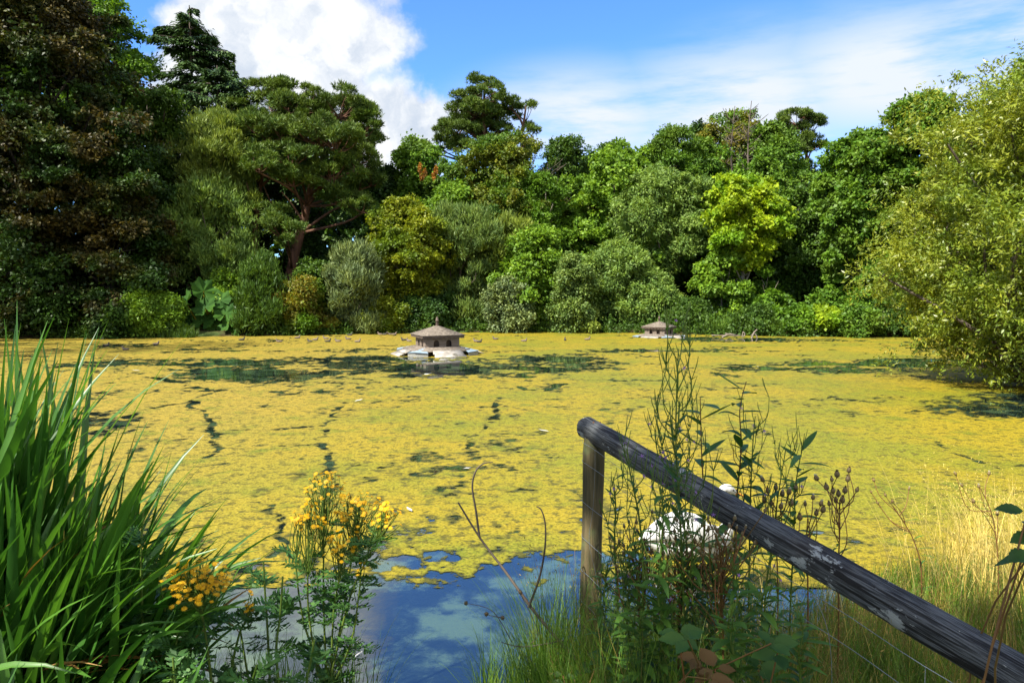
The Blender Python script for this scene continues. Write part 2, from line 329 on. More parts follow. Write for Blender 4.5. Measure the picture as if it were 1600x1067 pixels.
def algae():
    rows = [5.1]
    while rows[-1] < 39.5: rows.append(rows[-1] + max(.016, rows[-1]**2 / (CAM_Z * 760) * .72))
    Y = np.array(rows); U = np.linspace(-.86, .86, 1150); X = U[None] * Y[:, None]; YY = Y[:, None] + 0 * X
    s = sdist(X, YY); big = fbm(X * .35 + 3, YY * .35, 4); med = fbm(X * 1.1 + 11, YY * 1.1, 5); fine = fbm(X * 4.2, YY * 3.0, 5)
    stk = np.clip((YY - 12) / 7, 0, 1) * np.clip((34 - YY) / 6, .25, 1); val = .62 + (fbm(X * .42 + 5, YY * 1.5, 5) - .5) * 1.5 * stk - .05 * stk + (big - .5) * .8 + (med - .5) * 1.0 + (fine - .5) * 1.5 + (fbm(X * 9, YY * 13, 3) - .5) * 1.1            # > 0 means covered
    for (px, py, rx, ry) in OPEN:
        a = on_water(px, py); b = on_water(px + rx, py); c = on_water(px, py - ry); d = on_water(px, py + ry)
        ey = np.where(YY > a[1], c[1] - a[1], a[1] - d[1]); q = ((X - a[0] - (YY - a[1]) * a[0] / a[1]) / (b[0] - a[0]))**2 + ((YY - a[1]) / ey)**2
        val = val - .50 * np.clip(1.7 - q, 0, 1)
    wob = .3 * (fbm(X * 2.4 + 7, YY * 2.4, 3) - .5)
    for tr in TRACKS:
        P = spline([on_water(*p)[:2] for p in tr], 14); d = np.full(X.shape, 9.)
        for k in range(13):
            e = P[k + 1] - P[k]; t = np.clip(((X - P[k][0]) * e[0] + (YY - P[k][1]) * e[1]) / (e @ e), 0, 1); d = np.minimum(d, np.hypot(X + wob - P[k][0] - t * e[0], YY + wob - P[k][1] - t * e[1]))
        val = val - .66 * np.clip(1.5 - d / (.022 + .0036 * YY), 0, 1)
    # open band along the near bank: the mat ends about six metres out
    edge = np.interp(X[0] * 0 + U * 6, [-4, -2.6, -1.2, -.2, .6, 1.4, 3, 4.5], [4.4, 4.9, 5.4, 5.55, 5.55, 5.0, 4.5, 4.4])[None]
    val = val + np.clip((YY - edge) * .9 - .5, -2.5, 0)
    rim = np.clip(1 - (YY - edge) / 2.0, 0, 1) * np.clip(2.6 - np.abs(X + .3), 0, 1); val = val - .36 * rim + rim * 2.0 * (fbm(X * 6, YY * 6, 4) - .5)
    zz = .003 + .010 * np.clip(val, 0, .5) * (.4 + fbm(X * 9, YY * 9, 3)); zz = np.maximum(zz, .003)
    V = np.stack([X, YY, zz], -1).reshape(-1, 3); n = len(U); c = (val[:-1, :-1] + val[1:, 1:] + val[:-1, 1:] + val[1:, :-1]) / 4; ok = (c > -.22) & (s[:-1, :-1] < -.02)
    i, j = np.nonzero(ok); q = i * n + j; Fq = np.stack([q, q + 1, q + n + 1, q + n], -1); used = np.unique(Fq); mp = np.full(len(V), -1); mp[used] = np.arange(len(used))
    mb = MB(); mb.add(V[used], mp[Fq])
    m, N, L = newmat('pond_algae'); out = N.new('ShaderNodeOutputMaterial'); tc = N.new('ShaderNodeTexCoord'); O = tc.outputs['Object']
    col = mixc(N, L, mrange(N, L, ntex(N, L, O, .32, 5, .6), .4, .62), (.25, .19, .006), (.165, .165, .006))
    sx_ = N.new('ShaderNodeSeparateXYZ'); L.new(O, sx_.inputs[0])
    col = mixc(N, L, mrange(N, L, sx_.outputs['X'], -1.0, -5.5, 0, .75), col, (.275, .195, .024))
    col = mixc(N, L, mrange(N, L, ntex(N, L, O, 1.6, 6, .65), .5, .72), col, (.105, .13, .006))
    f1 = ntex(N, L, O, 8, 7, .6); f2 = ntex(N, L, O, 38, 5, .7)
    col = mixc(N, L, mrange(N, L, f1, .51, .62, 0, .85), col, (.07, .062, .005))
    col = mixc(N, L, mrange(N, L, f2, .50, .64, 0, .85), col, (.05, .045, .004))
    col = mixc(N, L, mrange(N, L, f2, .47, .30, 0, .6), col, (.36, .28, .035))
    av = N.new('ShaderNodeAttribute'); av.attribute_name = 'cover'; col = mixc(N, L, mrange(N, L, av.outputs['Fac'], .42, -.02, 0, .93), col, (.045, .047, .006))
    p = N.new('ShaderNodeBsdfPrincipled'); L.new(col, p.inputs['Base Color']); p.inputs['Roughness'].default_value = .6; p.inputs['Specular IOR Level'].default_value = .3
    b = N.new('ShaderNodeBump'); b.inputs['Strength'].default_value = .55; b.inputs['Distance'].default_value = .03; L.new(f1, b.inputs['Height'])
    b2 = N.new('ShaderNodeBump'); b2.inputs['Strength'].default_value = .5; b2.inputs['Distance'].default_value = .012; L.new(f2, b2.inputs['Height']); L.new(b.outputs[0], b2.inputs['Normal']); L.new(b2.outputs[0], p.inputs['Normal'])
    ma = N.new('ShaderNodeMath'); ma.operation = 'MULTIPLY_ADD'; L.new(f2, ma.inputs[0]); ma.inputs[1].default_value = 1.1; mb_ = N.new('ShaderNodeMath'); mb_.operation = 'MULTIPLY_ADD'; L.new(f1, mb_.inputs[0]); mb_.inputs[1].default_value = .7; L.new(av.outputs['Fac'], mb_.inputs[2]); L.new(mb_.outputs[0], ma.inputs[2])
    ha = N.new('ShaderNodeBsdfTransparent'); mx = N.new('ShaderNodeMixShader'); L.new(mrange(N, L, ma.outputs[0], .84, 1.0), mx.inputs[0]); L.new(ha.outputs[0], mx.inputs[1]); L.new(p.outputs[0], mx.inputs[2]); L.new(mx.outputs[0], out.inputs['Surface'])
    ao = mb.build('floating_algae', m, smooth=True); at_ = ao.data.attributes.new('cover', 'FLOAT', 'POINT'); at_.data.foreach_set('value', val.reshape(-1)[used].astype(np.float32)); tag(ao, 'mat of yellow algae floating over most of the pond', 'algae', kind='stuff')
algae()

# ------------------------------------------------------------------ trees
PROF = {'dome': [.72, .92, 1, .86, .5, .12], 'round': [.35, .72, 1, .9, .55, .12], 'cone': [.85, 1, .72, .38, .14, .03], 'column': [.7, .9, 1, .95, .72, .25],
        'umbrella': [.3, .45, .8, 1, .8, .3], 'bush': [.95, 1, .95, .75, .45, .15]}
def prof(kind, t): return np.interp(t, [0, .15, .4, .7, .9, 1], PROF[kind])
# species: leaf length, leaf width, clump radius, clump flatness, lobes, spread of leaf normals
SPEC = {'frond': (.19, .12, .8, .5, 26, .8), 'fine': (.17, .1, .5, .62, 24, .85), 'broad': (.19, .13, .6, .72, 20, .8), 'ash': (.21, .07, .6, .75, 20, .85), 'beech': (.17, .12, .8, .42, 26, .75), 'willow': (.27, .05, .6, 1.0, 19, .9),
        'shrub': (.14, .09, .46, .8, 16, .85), 'leafy': (.2, .15, .52, .62, 18, .7), 'near': (.105, .034, .46, .8, 34, .75), 'mass': (.85, .65, 1.4, .8, 16, .6)}
def limb(mb, rng, a, b, r0, r1, n=6, sag=.12):
    a = np.asarray(a); b = np.asarray(b); L = np.linalg.norm(b - a); mid = (a + b) / 2 + rng.normal(size=3) * L * .09 + np.array([0, 0, -sag * L]) * rng.uniform(.2, 1)
    tube(mb, spline([a, mid, b], n), np.linspace(r0, r1, n), 5, cap=False)
def make_crown(rng, R, z0, z1, sp, profile, nleaf, mb, tb=None, lean=(0, 0), lobes=None, core=.1, ry=1.0):
    l, w, rc, flat, M_, spread = SPEC[sp]; M_ = int((lobes or M_) * 1.45); H = z1 - z0; g = []
    tt = (np.arange(M_) + rng.uniform(.2, .8, M_)) / M_; ang = np.arange(M_) * 2.399 + rng.uniform(-.5, .5, M_)
    for t, a in zip(tt, ang):
        rp = float(prof(profile, t)) * R * rng.uniform(.68, 1.2); rl = min(R * rng.uniform(.2, .42), H * .26); rl = max(min(rl, rp * .75), R * .16)
        rr = max(0, rp - rl); z = np.clip(z0 + t * H, z0 + rl * .5, z1 - rl * .85)
        g.append((rr * math.cos(a) + lean[0] * t, (rr * math.sin(a)) * ry + lean[1] * t, z, rl))
    g = np.array(g); wgt = g[:, 3]**2; wgt /= wgt.sum()
    nc = max(8, int(4.2 * (g[:, 3]**2).sum() / rc**2)); ncl = rng.choice(M_, nc, p=wgt); d = rdir(rng, nc); d[:, 2] = np.abs(d[:, 2]) * np.where(rng.random(nc) < .78, 1, -1); d = unit(d)
    cc = g[ncl, :3] + d * (g[ncl, 3] * rng.uniform(.45, 1.16, nc))[:, None] * np.array([1, 1, .9]) + rng.normal(size=(nc, 3)) * .13 * R * .5; rcl = rc * rng.uniform(.4, 1.35, nc)
    cc[:, 2] = np.maximum(cc[:, 2], z0 + .05)
    k = rng.integers(0, nc, nleaf); out = unit(d[k] * .6 + np.array([0, 0, .6])); 
    nt = nleaf // 7 + 1; k = np.repeat(rng.integers(0, nc, nt), 7)[:nleaf]; out = unit(d[k] * .6 + np.array([0, 0, .6])); e = np.repeat(rdir(rng, nt), 7, 0)[:nleaf]; e = unit(e + out * .55)
    pos = cc[k] + e * (rcl[k] * rng.random(nleaf)**.45 * np.where(rng.random(nleaf) < .1, 1.35, 1.08))[:, None] * np.array([1, 1, flat]) + rng.normal(size=(nleaf, 3)) * .075 * (.45 if sp == 'near' else 1)
    if sp == 'beech':                       # flat sprays that dip outwards
        rad = e[:, :2] * rcl[k][:, None]; pos[:, 2] -= .28 * np.hypot(rad[:, 0], rad[:, 1])
        nrm = np.array([0, 0, 1.]) + .35 * d[k] + rng.normal(size=(nleaf, 3)) * spread * .6; ax = np.concatenate([e[:, :2], -.25 * np.ones((nleaf, 1))], 1) + rng.normal(size=(nleaf, 3)) * .4
    elif sp == 'willow':
        ax = e * .55 + np.array([0, 0, .8]) + rng.normal(size=(nleaf, 3)) * .35; nrm = e + np.array([0, 0, .3]) + rng.normal(size=(nleaf, 3)) * spread
    else:
        nrm = e * .55 + np.array([0, 0, .5]) + rng.normal(size=(nleaf, 3)) * spread; ax = e + np.array([0, 0, -.35]) + rng.normal(size=(nleaf, 3)) * .6
    leaves(mb, pos, ax, nrm, l * rng.uniform(.7, 1.3, nleaf), w * rng.uniform(.7, 1.3, nleaf))
    return g, cc, ncl
def plant_tree(name, label, cat, px, Y, top, hw, bot, sp, mat, nleaf, profile='dome', bark='bark', lean=(0, 0), group=None, seed=0, lobes=None, trunk_r=None, x=None, ry=1.0, name_crown='crown'):
    rng = np.random.default_rng(seed or int(px * 7 + Y * 13) % 99991)
    R_k = 1.0; hw = hw * (1.12 if 'oak' in name or 'dark' in name or 'chestnut' in name or name == 'maple_tree' else 1.0); nleaf = int(nleaf * (3.7 if sp != 'near' else 1.45)); p = at(px, top, Y); gx = p[0] if x is None else x; gz = tz1(gx, Y); R = hw / F * Y; z1 = p[2] - gz; z0 = max(.02, at(px, bot, Y)[2] - gz)
    t = thing(name, label, cat, (gx, Y, gz - .03), group=group)
    mb = MB(); g, cc, ncl = make_crown(rng, R, z0, z1, sp, profile, nleaf, mb, lean=lean, lobes=lobes, ry=ry)
    mb.build(name_crown, LM[mat], t)
    tb = MB(); r0 = trunk_r or max(.06, .022 * z1); zt = z0 + .62 * (z1 - z0); n = 9; s = np.linspace(0, 1, n)
    pts = np.stack([lean[0] * s * .6 + rng.normal(size=n) * .06 * R * s * .5, lean[1] * s * .6 + rng.normal(size=n) * .06 * R * s * .5, s * zt], -1)
    tube(tb, pts, r0 * (1 - .75 * s) * (1 + .5 * np.exp(-s * 14)), 9)
    for q in g:
        h = np.clip((q[2] - q[3] - .18 * z1) / zt, .15, .97); a = np.array([np.interp(h, s, pts[:, k]) for k in range(3)]); limb(tb, rng, a, q[:3], r0 * .38 * (1.1 - h * .6), r0 * .12)
    for k in rng.choice(len(cc), min(len(cc), 40), replace=False): limb(tb, rng, g[ncl[k], :3], cc[k], r0 * .1, r0 * .03, 4)
    tb.build('trunk', M[bark], t, smooth=True); return t
def tufts(mb, rng, c, r, n, l=.3, w=.045, flat=.5, up=.6):
    """needle tufts: sprays of thin blades from twig tips"""
    e = rdir(rng, n); e[:, 2] = np.abs(e[:, 2]) * np.where(rng.random(n) < .8, 1, -.6); p = c + e * r * (rng.random((n, 1))**.4) * np.array([1, 1, flat]); k = 5
    ax = unit(np.repeat(e, k, 0) * .5 + np.array([0, 0, up]) + rng.normal(size=(n * k, 3)) * .6)
    pp = np.repeat(p, k, 0) + ax * l * .4; nr = rng.normal(size=(n * k, 3)) + np.array([0, 0, .6]); leaves(mb, pp, ax, nr, l * rng.uniform(.7, 1.2, n * k), w * rng.uniform(.8, 1.3, n * k), .05)
def pine_tree(label, px, Y, pads, trunks, group=None, seed=1, mat='pine', dens=1.0, dead=(), fill=0):
    """Scots pine: bare reddish trunks, foliage in pads (px, py, half width px, half height px, depth offset)"""
    rng = np.random.default_rng(seed); bx, by = trunks[0][0][0], Y; gx = at(bx, 500, Y)[0]; gz = tz1(gx, Y); o = np.array([gx, Y, gz - .03])
    t = thing('pine_tree', label, 'tree', o, group=group); mb = MB(); tb = MB(); spines = []
    for tr in trunks:
        P = [np.array([gx + (tr[0][0] - bx) / F * Y, Y, gz - .03])] + [at(q[0], q[1], Y + (q[2] if len(q) > 2 else 0)) for q in tr[1:]]
        S = spline(P, 16) - o; r = np.linspace(.34, .07, 16) * (tr[0][2] if len(tr[0]) > 2 else 1); tube(tb, S, r, 9); spines.append(S)
    allS = np.concatenate([s[3:] for s in spines])
    pads = list(pads) + [(x + rng.normal() * hw * .7, y + abs(rng.normal()) * hh * .6, hw * .7, hh * .9, dy + rng.normal() * 1.5) for (x, y, hw, hh, dy) in pads for _ in range(fill)]
    for (x, y, hw, hh, dy) in pads:
        hh = hh * 1.25
        c = at(x, y, Y + dy) - o; hw = hw / F * Y; hh = hh / F * Y; n = max(3, int(hw * hw * 6.5))
        e = rdir(rng, n); e[:, 2] = np.abs(e[:, 2]) * np.where(rng.random(n) < .75, 1, -1); sub = c + e * rng.uniform(.55, 1.0, (n, 1)) * np.array([hw, hw * .9, hh])
        low = c - np.array([0, 0, hh]); d = np.linalg.norm(allS - low, axis=1) + np.clip(allS[:, 2] - low[2] + .5, 0, 99) * 2; a = allS[np.argmin(d)]
        limb(tb, rng, a, c - np.array([0, 0, hh * .4]), .1, .04, 7, .05)
        for q in sub: limb(tb, rng, c - np.array([0, 0, hh * .4]), q, .035, .012, 4, .05); tufts(mb, rng, q, .42 * rng.uniform(.7, 1.3), int(62 * dens), flat=.65)
    for (x0, y0, x1, y1) in dead: limb(tb, rng, at(x0, y0, Y - 1) - o, at(x1, y1, Y - 1.6) - o, .06, .015, 8, -.15)
    mb.build('crown', LM[mat], t); tb.build('trunk', M['bark_pine'], t, smooth=True); return t
def fir_tree(label, px, Y, top, profile_pts, seed=3, nb=70, droop=.25, dens=1.0, base_py=460):
    """conifer with irregular drooping boughs; profile_pts = (py, half width px)"""
    rng = np.random.default_rng(seed); gx = at(px, 500, Y)[0]; gz = tz1(gx, Y); o = np.array([gx, Y, gz - .03]); t = thing('fir_tree', label, 'tree', o); mb = MB(); tb = MB()
    zt = at(px, top, Y)[2] - gz; tube(tb, np.stack([.1 * np.sin(np.linspace(0, 5, 14)), 0 * np.linspace(0, 1, 14), np.linspace(0, zt, 14)], -1), np.linspace(.3, .03, 14), 8)
    pys = np.array([p[0] for p in profile_pts]); hws = np.array([p[1] for p in profile_pts])
    for k in range(nb):
        py = pys[0] + (pys[-1] - pys[0]) * min(1, (rng.random()**.9 if k > 6 else k * .03)); hw = np.interp(py, pys, hws) / F * Y * rng.uniform(.3, 1.25); az = k * 2.399 + rng.uniform(-.4, .4); z = at(px, py, Y)[2] - gz
        d = np.array([math.cos(az), math.sin(az), 0]); n = 9; s = np.linspace(0, 1, n)
        P = d * (s * hw)[:, None] + np.array([0, 0, 1.]) * (z + hw * (.18 * s - droop * s**2))[:, None]; tube(tb, P, np.linspace(.05, .01, n), 4, cap=False)
        m = int(150 * hw * dens); u = rng.random(m)**.8 * .95 + .05; side = rng.normal(size=m) * .27 * hw * (1.15 - u); perp = np.array([-d[1], d[0], 0])
        c = np.stack([np.interp(u, s, P[:, q]) for q in range(3)], -1) + perp * side[:, None]; c[:, 2] -= np.abs(side) * .35 + rng.random(m) * (.15 + .3 * u)
        ax = perp * np.sign(side)[:, None] * .8 + d * .6 + np.array([0, 0, -.45]) + rng.normal(size=(m, 3)) * .25; leaves(mb, c, ax, np.array([0, 0, 1.]) + rng.normal(size=(m, 3)) * .35, .34 * rng.uniform(.7, 1.3, m), .1 * rng.uniform(.7, 1.3, m))
    mb.build('crown', LM['fir'], t); tb.build('trunk', M['bark'], t, smooth=True); return t

def woodland():
    rng = np.random.default_rng(77); mb = MB()
    for k in range(46):
        x = -70 + k * 3.15 + rng.uniform(-1, 1); y = 70 + rng.uniform(-3, 9) - .0015 * x * x; pxx = 800 + F * x / y
        top = np.interp(pxx, [-400, 0, 250, 400, 600, 680, 850, 1000, 1100, 1250, 1400, 1700, 2000], [40, 60, 150, 190, 290, 285, 262, 250, 240, 290, 280, 170, 170]) + rng.uniform(-4, 22)
        gz = tz1(x, y); z1 = at(pxx, top, y)[2]; m2 = MB(); make_crown(rng, 4.2, .1, z1 - gz, 'mass', 'column', 2300, m2); v = np.concatenate(m2.v) + np.array([x, y, gz]); mb.add(v, np.arange(len(v)).reshape(-1, 4))
    tag(mb.build('woodland', LM['deep']), 'dark mass of woodland closing the view behind the pond trees', 'woodland', kind='stuff')
woodland()

GT = 'trees around the far side of the pond'
GB = 'bushes along the far shore of the pond'
T = plant_tree
# ---- left bank
T('copper_beech', 'huge dark copper beech with purple-brown leaves at the left edge', 'tree', 40, 37, -70, 178, 500, 'frond', 'copper', 74000, 'dome', 'bark_dark', group=GT, lobes=34, ry=.8)
T('copper_beech', 'low copper beech bough mass sweeping to the water under the huge beech', 'tree', 165, 36, 215, 88, 522, 'frond', 'copper', 32000, 'bush', 'bark_dark', group=GT, lobes=18, seed=31)
T('maple_tree', 'bright green maple rising behind the copper beech at top left', 'tree', 150, 44, -12, 78, 250, 'broad', 'maple', 15000, 'round', group=GT)
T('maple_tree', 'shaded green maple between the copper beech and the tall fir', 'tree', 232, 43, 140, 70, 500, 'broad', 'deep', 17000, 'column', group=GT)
fir_tree('tallest dark fir with ragged open top standing against the white cloud', 312, 49, 8, [(14, 10), (40, 50), (75, 66), (110, 62), (150, 84), (220, 90), (330, 90)], seed=4, nb=58, dens=1.5)
fir_tree('blue-green fir with a broad top right of the tallest fir', 352, 46, 102, [(106, 22), (125, 62), (160, 88), (220, 92), (330, 80)], seed=8, nb=62, dens=1.25, droop=.15)
T('sallow_tree', 'pale yellow-green sallow lit in front of the firs', 'tree', 345, 41.5, 180, 62, 350, 'willow', 'sallow', 15000, 'round', group=GT)
T('sallow_tree', 'grey-green sallow below the pale sallow, left of the pine trunk', 'tree', 325, 39.5, 290, 72, 505, 'willow', 'ash', 15000, 'column', group=GT)
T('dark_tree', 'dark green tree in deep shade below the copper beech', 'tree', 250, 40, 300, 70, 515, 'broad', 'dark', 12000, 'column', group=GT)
pine_tree('big scots pine with reddish leaning trunk and wide crown left of centre', 470, 42.5,
  [(425, 150, 48, 22, 1), (470, 165, 45, 20, -1), (530, 172, 55, 26, 0), (570, 205, 38, 20, 0), (415, 205, 52, 22, -2), (505, 215, 58, 24, -2.5), (560, 250, 40, 18, -1), (455, 255, 48, 20, -3), (520, 275, 45, 18, -2), (580, 285, 26, 12, 0),
   (400, 255, 40, 18, 1), (440, 362, 34, 18, -3.5), (420, 330, 24, 12, -2), (385, 180, 34, 20, 2), (540, 315, 34, 14, -1), (490, 190, 50, 22, 2.5), (560, 220, 40, 22, 2.5), (430, 230, 45, 24, 3)],
  [[(445, 500, 1.0), (455, 420), (476, 340), (486, 290), (500, 220), (520, 180)], [(405, 500, .7), (398, 400), (402, 320), (415, 250), (430, 180)]], GT, 11, dens=1.0, fill=1,
  dead=[(402, 330, 385, 285), (430, 330, 412, 290), (470, 340, 440, 300)])
pine_tree('tall scots pine with layered open crown standing above the centre trees', 770, 54,
  [(757, 130, 26, 10, 0), (752, 152, 42, 12, -1), (745, 178, 52, 12, 0), (715, 205, 36, 10, -1), (765, 205, 48, 12, 1), (800, 168, 22, 9, 0), (822, 180, 22, 18, .5), (828, 212, 22, 16, 0), (805, 235, 34, 12, 1), (690, 230, 40, 10, 0), (650, 243, 28, 7, 0), (745, 232, 44, 12, -1), (835, 245, 16, 14, 0), (770, 185, 40, 12, 2), (700, 196, 26, 7, 1)],
  [[(760, 500, .95), (758, 400), (757, 300), (756, 220), (757, 130)], [(790, 500, .75), (788, 330), (795, 240), (815, 205), (822, 165)]], GT, 12, dens=.9)
# ---- centre, behind
_mp = T('maple_tree', 'green maple under the centre pine carrying orange seed clusters', 'tree', 655, 46.5, 228, 52, 400, 'broad', 'mid', 15000, 'round', group=GT)
_rg = np.random.default_rng(61); LM['keys'] = leafmat('orange_key', (.17, .075, .02), (.26, .11, .025), red=1, grn=1, trans=.3)
for (px, py) in [(656, 262), (659, 276), (664, 270), (678, 274), (681, 266)]:
    mb = MB(); n = 90; c = at(px, py, 43.2) - np.array(_mp.location); e = rdir(_rg, n); leaves(mb, c + e * [.13, .13, .3] * _rg.random((n, 1))**.4, e + [0, 0, -.6], rdir(_rg, n), .14, .06); mb.build('seed_cluster', LM['keys'], _mp)
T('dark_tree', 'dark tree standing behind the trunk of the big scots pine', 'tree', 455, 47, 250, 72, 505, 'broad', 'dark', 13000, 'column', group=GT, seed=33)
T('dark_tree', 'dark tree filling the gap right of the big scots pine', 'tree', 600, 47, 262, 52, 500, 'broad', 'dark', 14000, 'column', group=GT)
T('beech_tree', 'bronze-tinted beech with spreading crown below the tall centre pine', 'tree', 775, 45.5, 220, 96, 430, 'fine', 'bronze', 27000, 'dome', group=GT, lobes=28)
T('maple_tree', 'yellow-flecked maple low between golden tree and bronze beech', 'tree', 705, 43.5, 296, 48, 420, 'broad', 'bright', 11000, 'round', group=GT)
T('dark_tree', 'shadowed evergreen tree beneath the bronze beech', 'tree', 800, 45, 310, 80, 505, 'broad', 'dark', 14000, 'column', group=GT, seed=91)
T('golden_tree', 'golden yellow-green tree with arching layered boughs at the waterside', 'tree', 650, 39.8, 318, 68, 490, 'fine', 'gold', 19000, 'round', group=GT, lobes=26, lean=(-.4, -.4))
T('willow_tree', 'silvery grey-green willow fanning upward right of the golden tree', 'tree', 718, 40.8, 332, 74, 505, 'willow', 'willow', 20000, 'column', group=GT)
T('willow_tree', 'yellow-green willow with slender upright shoots right of the silvery willow', 'tree', 790, 41.5, 340, 56, 490, 'willow', 'sallow', 14000, 'column', group=GT)
T('alder_tree', 'fresh green alder at the waterside left of the grey shrubs', 'tree', 832, 39.9, 366, 60, 510, 'broad', 'bright', 15000, 'column', group=GT)
T('birch_tree', 'thin open tree with pale stems right of the bronze beech', 'tree', 848, 43.5, 275, 34, 400, 'ash', 'maple', 6000, 'column', 'bark_pale', group=GT)
T('oak_tree', 'distant rounded green oak right of the centre pine', 'tree', 885, 58, 218, 52, 420, 'broad', 'deep', 13000, 'dome', group=GT)
T('oak_tree', 'small-leaved brownish oak in front of the distant oak', 'tree', 885, 46, 305, 46, 500, 'broad', 'bronze', 11000, 'column', group=GT)
T('oak_tree', 'distant tree showing its dark top left of the chestnut crown', 'tree', 955, 60, 226, 50, 420, 'broad', 'deep', 11000, 'dome', group=GT, seed=62)
# ---- right of centre
T('chestnut_tree', 'large horse chestnut with sloping left flank of bright green foliage', 'tree', 975, 45.5, 236, 92, 470, 'leafy', 'bright', 30000, 'dome', group=GT, lobes=26)
T('lime_tree', 'tallest rounded green crown in the right centre of the wood', 'tree', 1040, 47, 210, 70, 470, 'ash', 'mid', 24000, 'dome', group=GT, lobes=20)
T('lime_tree', 'broad green lime filling the wood between the ash and the skyline oak', 'tree', 1095, 48, 226, 66, 480, 'broad', 'mid', 18000, 'dome', group=GT, seed=48)
T('ash_tree', 'pale green feathery ash in front of the chestnut', 'tree', 1030, 42, 275, 78, 420, 'ash', 'ash', 24000, 'round', group=GT, lobes=20)
T('ash_tree', 'low ash bough mass hanging towards the far duck house', 'tree', 958, 40.3, 385, 62, 515, 'ash', 'ash', 15000, 'column', group=GT, seed=54)
T('ash_tree', 'small ash hanging over the water behind the far duck house', 'tree', 1018, 39.3, 430, 36, 516, 'ash', 'ash', 8000, 'column', group=GT, seed=55)
T('acer_tree', 'lime-yellow acer with pale trunk at the far waterside', 'tree', 1163, 40, 278, 68, 420, 'leafy', 'lime', 17000, 'round', 'bark_pale', group=GT, lobes=17)
T('acer_tree', 'lower green boughs of a young acer under the lime-yellow one', 'tree', 1130, 39.6, 395, 42, 505, 'leafy', 'bright', 5200, 'round', 'bark_pale', group=GT, lobes=9, seed=19)
T('acer_tree', 'young leafy acer at the waterline right of the pale trunk', 'tree', 1200, 39.2, 420, 30, 515, 'leafy', 'maple', 4200, 'round', 'bark_pale', group=GT, lobes=8, seed=20)
T('oak_tree', 'rusty-tipped oak on the skyline below the bare snags', 'tree', 1150, 55, 182, 62, 400, 'broad', 'autumn', 17000, 'round', group=GT)
T('oak_tree', 'green oak on the skyline between the snags and the end pine', 'tree', 1205, 52, 200, 58, 470, 'broad', 'mid', 17000, 'dome', group=GT)
T('oak_tree', 'wide green oak behind the lime-yellow acer', 'tree', 1205, 45, 245, 74, 480, 'broad', 'mid', 19000, 'dome', group=GT, seed=44)
T('dark_tree', 'deep green shaded tree right of the lime-yellow acer', 'tree', 1262, 42.5, 300, 48, 512, 'broad', 'deep', 13000, 'column', group=GT)
pine_tree('scots pine with rounded top at the right end of the skyline', 1250, 56, [(1245, 190, 36, 13, 0), (1268, 202, 22, 12, 0), (1228, 208, 32, 13, 1), (1268, 228, 24, 12, 0), (1240, 225, 36, 13, 0), (1245, 240, 26, 12, -1), (1272, 258, 16, 9, 0), (1250, 275, 26, 10, 0)],
  [[(1256, 500, .8), (1256, 400), (1258, 300), (1260, 240), (1252, 195)]], GT, 15, dens=1.0)
T('copper_beech', 'small purple-leaved tree poking above the wood left of the snags', 'tree', 1098, 58, 196, 26, 300, 'broad', 'copper', 3500, 'round', group=GT)
T('chestnut_tree', 'tall dense horse chestnut on the right shore with dark hollows', 'tree', 1348, 39.5, 208, 66, 508, 'leafy', 'mid', 26000, 'column', group=GT, lobes=24)
T('chestnut_tree', 'horse chestnut rising behind the olive willow at right', 'tree', 1440, 38, 150, 92, 490, 'leafy', 'mid', 26000, 'dome', group=GT, lobes=24)
T('chestnut_tree', 'dark green tree top above the olive willow at the right edge', 'tree', 1625, 30, 78, 70, 420, 'broad', 'maple', 14000, 'dome', group=GT)
T('oak_tree', 'shaded oak standing behind the right shore chestnuts', 'tree', 1320, 49, 250, 60, 500, 'broad', 'mid', 12000, 'column', group=GT, seed=70)
# bare snags
def snag(label, px, Y, top, base, seed):
    rng = np.random.default_rng(seed); p = at(px, top, Y); gz = tz1(p[0], Y); o = np.array([p[0], Y, gz]); t = thing('dead_tree', label, 'tree', o, group='bare snags on the skyline'); tb = MB(); z1 = p[2] - gz
    s = np.linspace(0, 1, 12); S = np.stack([.25 * np.sin(s * 6), 0 * s, s * z1], -1); tube(tb, S, .13 * (1 - s) + .02, 7); br = MB()
    for k in range(20):
        h = rng.uniform(.62, .97); a = np.array([np.interp(h, s, S[:, q]) for q in range(3)]); az = rng.uniform(0, 6.28); L = rng.uniform(.5, 1.6) * (1.25 - h)* 2.2; b = a + L * np.array([math.cos(az), math.sin(az), .75]); limb(br, rng, a, b, .032, .012, 5)
        for _ in range(2): limb(br, rng, (a + b) / 2, (a + b) / 2 + L * .5 * unit(rng.normal(size=3) + np.array([0, 0, .8])), .016, .008, 4)
    tb.build('trunk', M['bark'], t, smooth=True); br.build('branch', M['bark'], t)
snag('tall bare grey snag with many twigs on the skyline', 1176, 49, 158, 300, 5)
snag('thinner bare snag just left of the twiggy skyline snag', 1150, 49.5, 166, 300, 6)
snag('short bare twiggy stem between centre pine and chestnuts', 858, 44.5, 255, 330, 9)
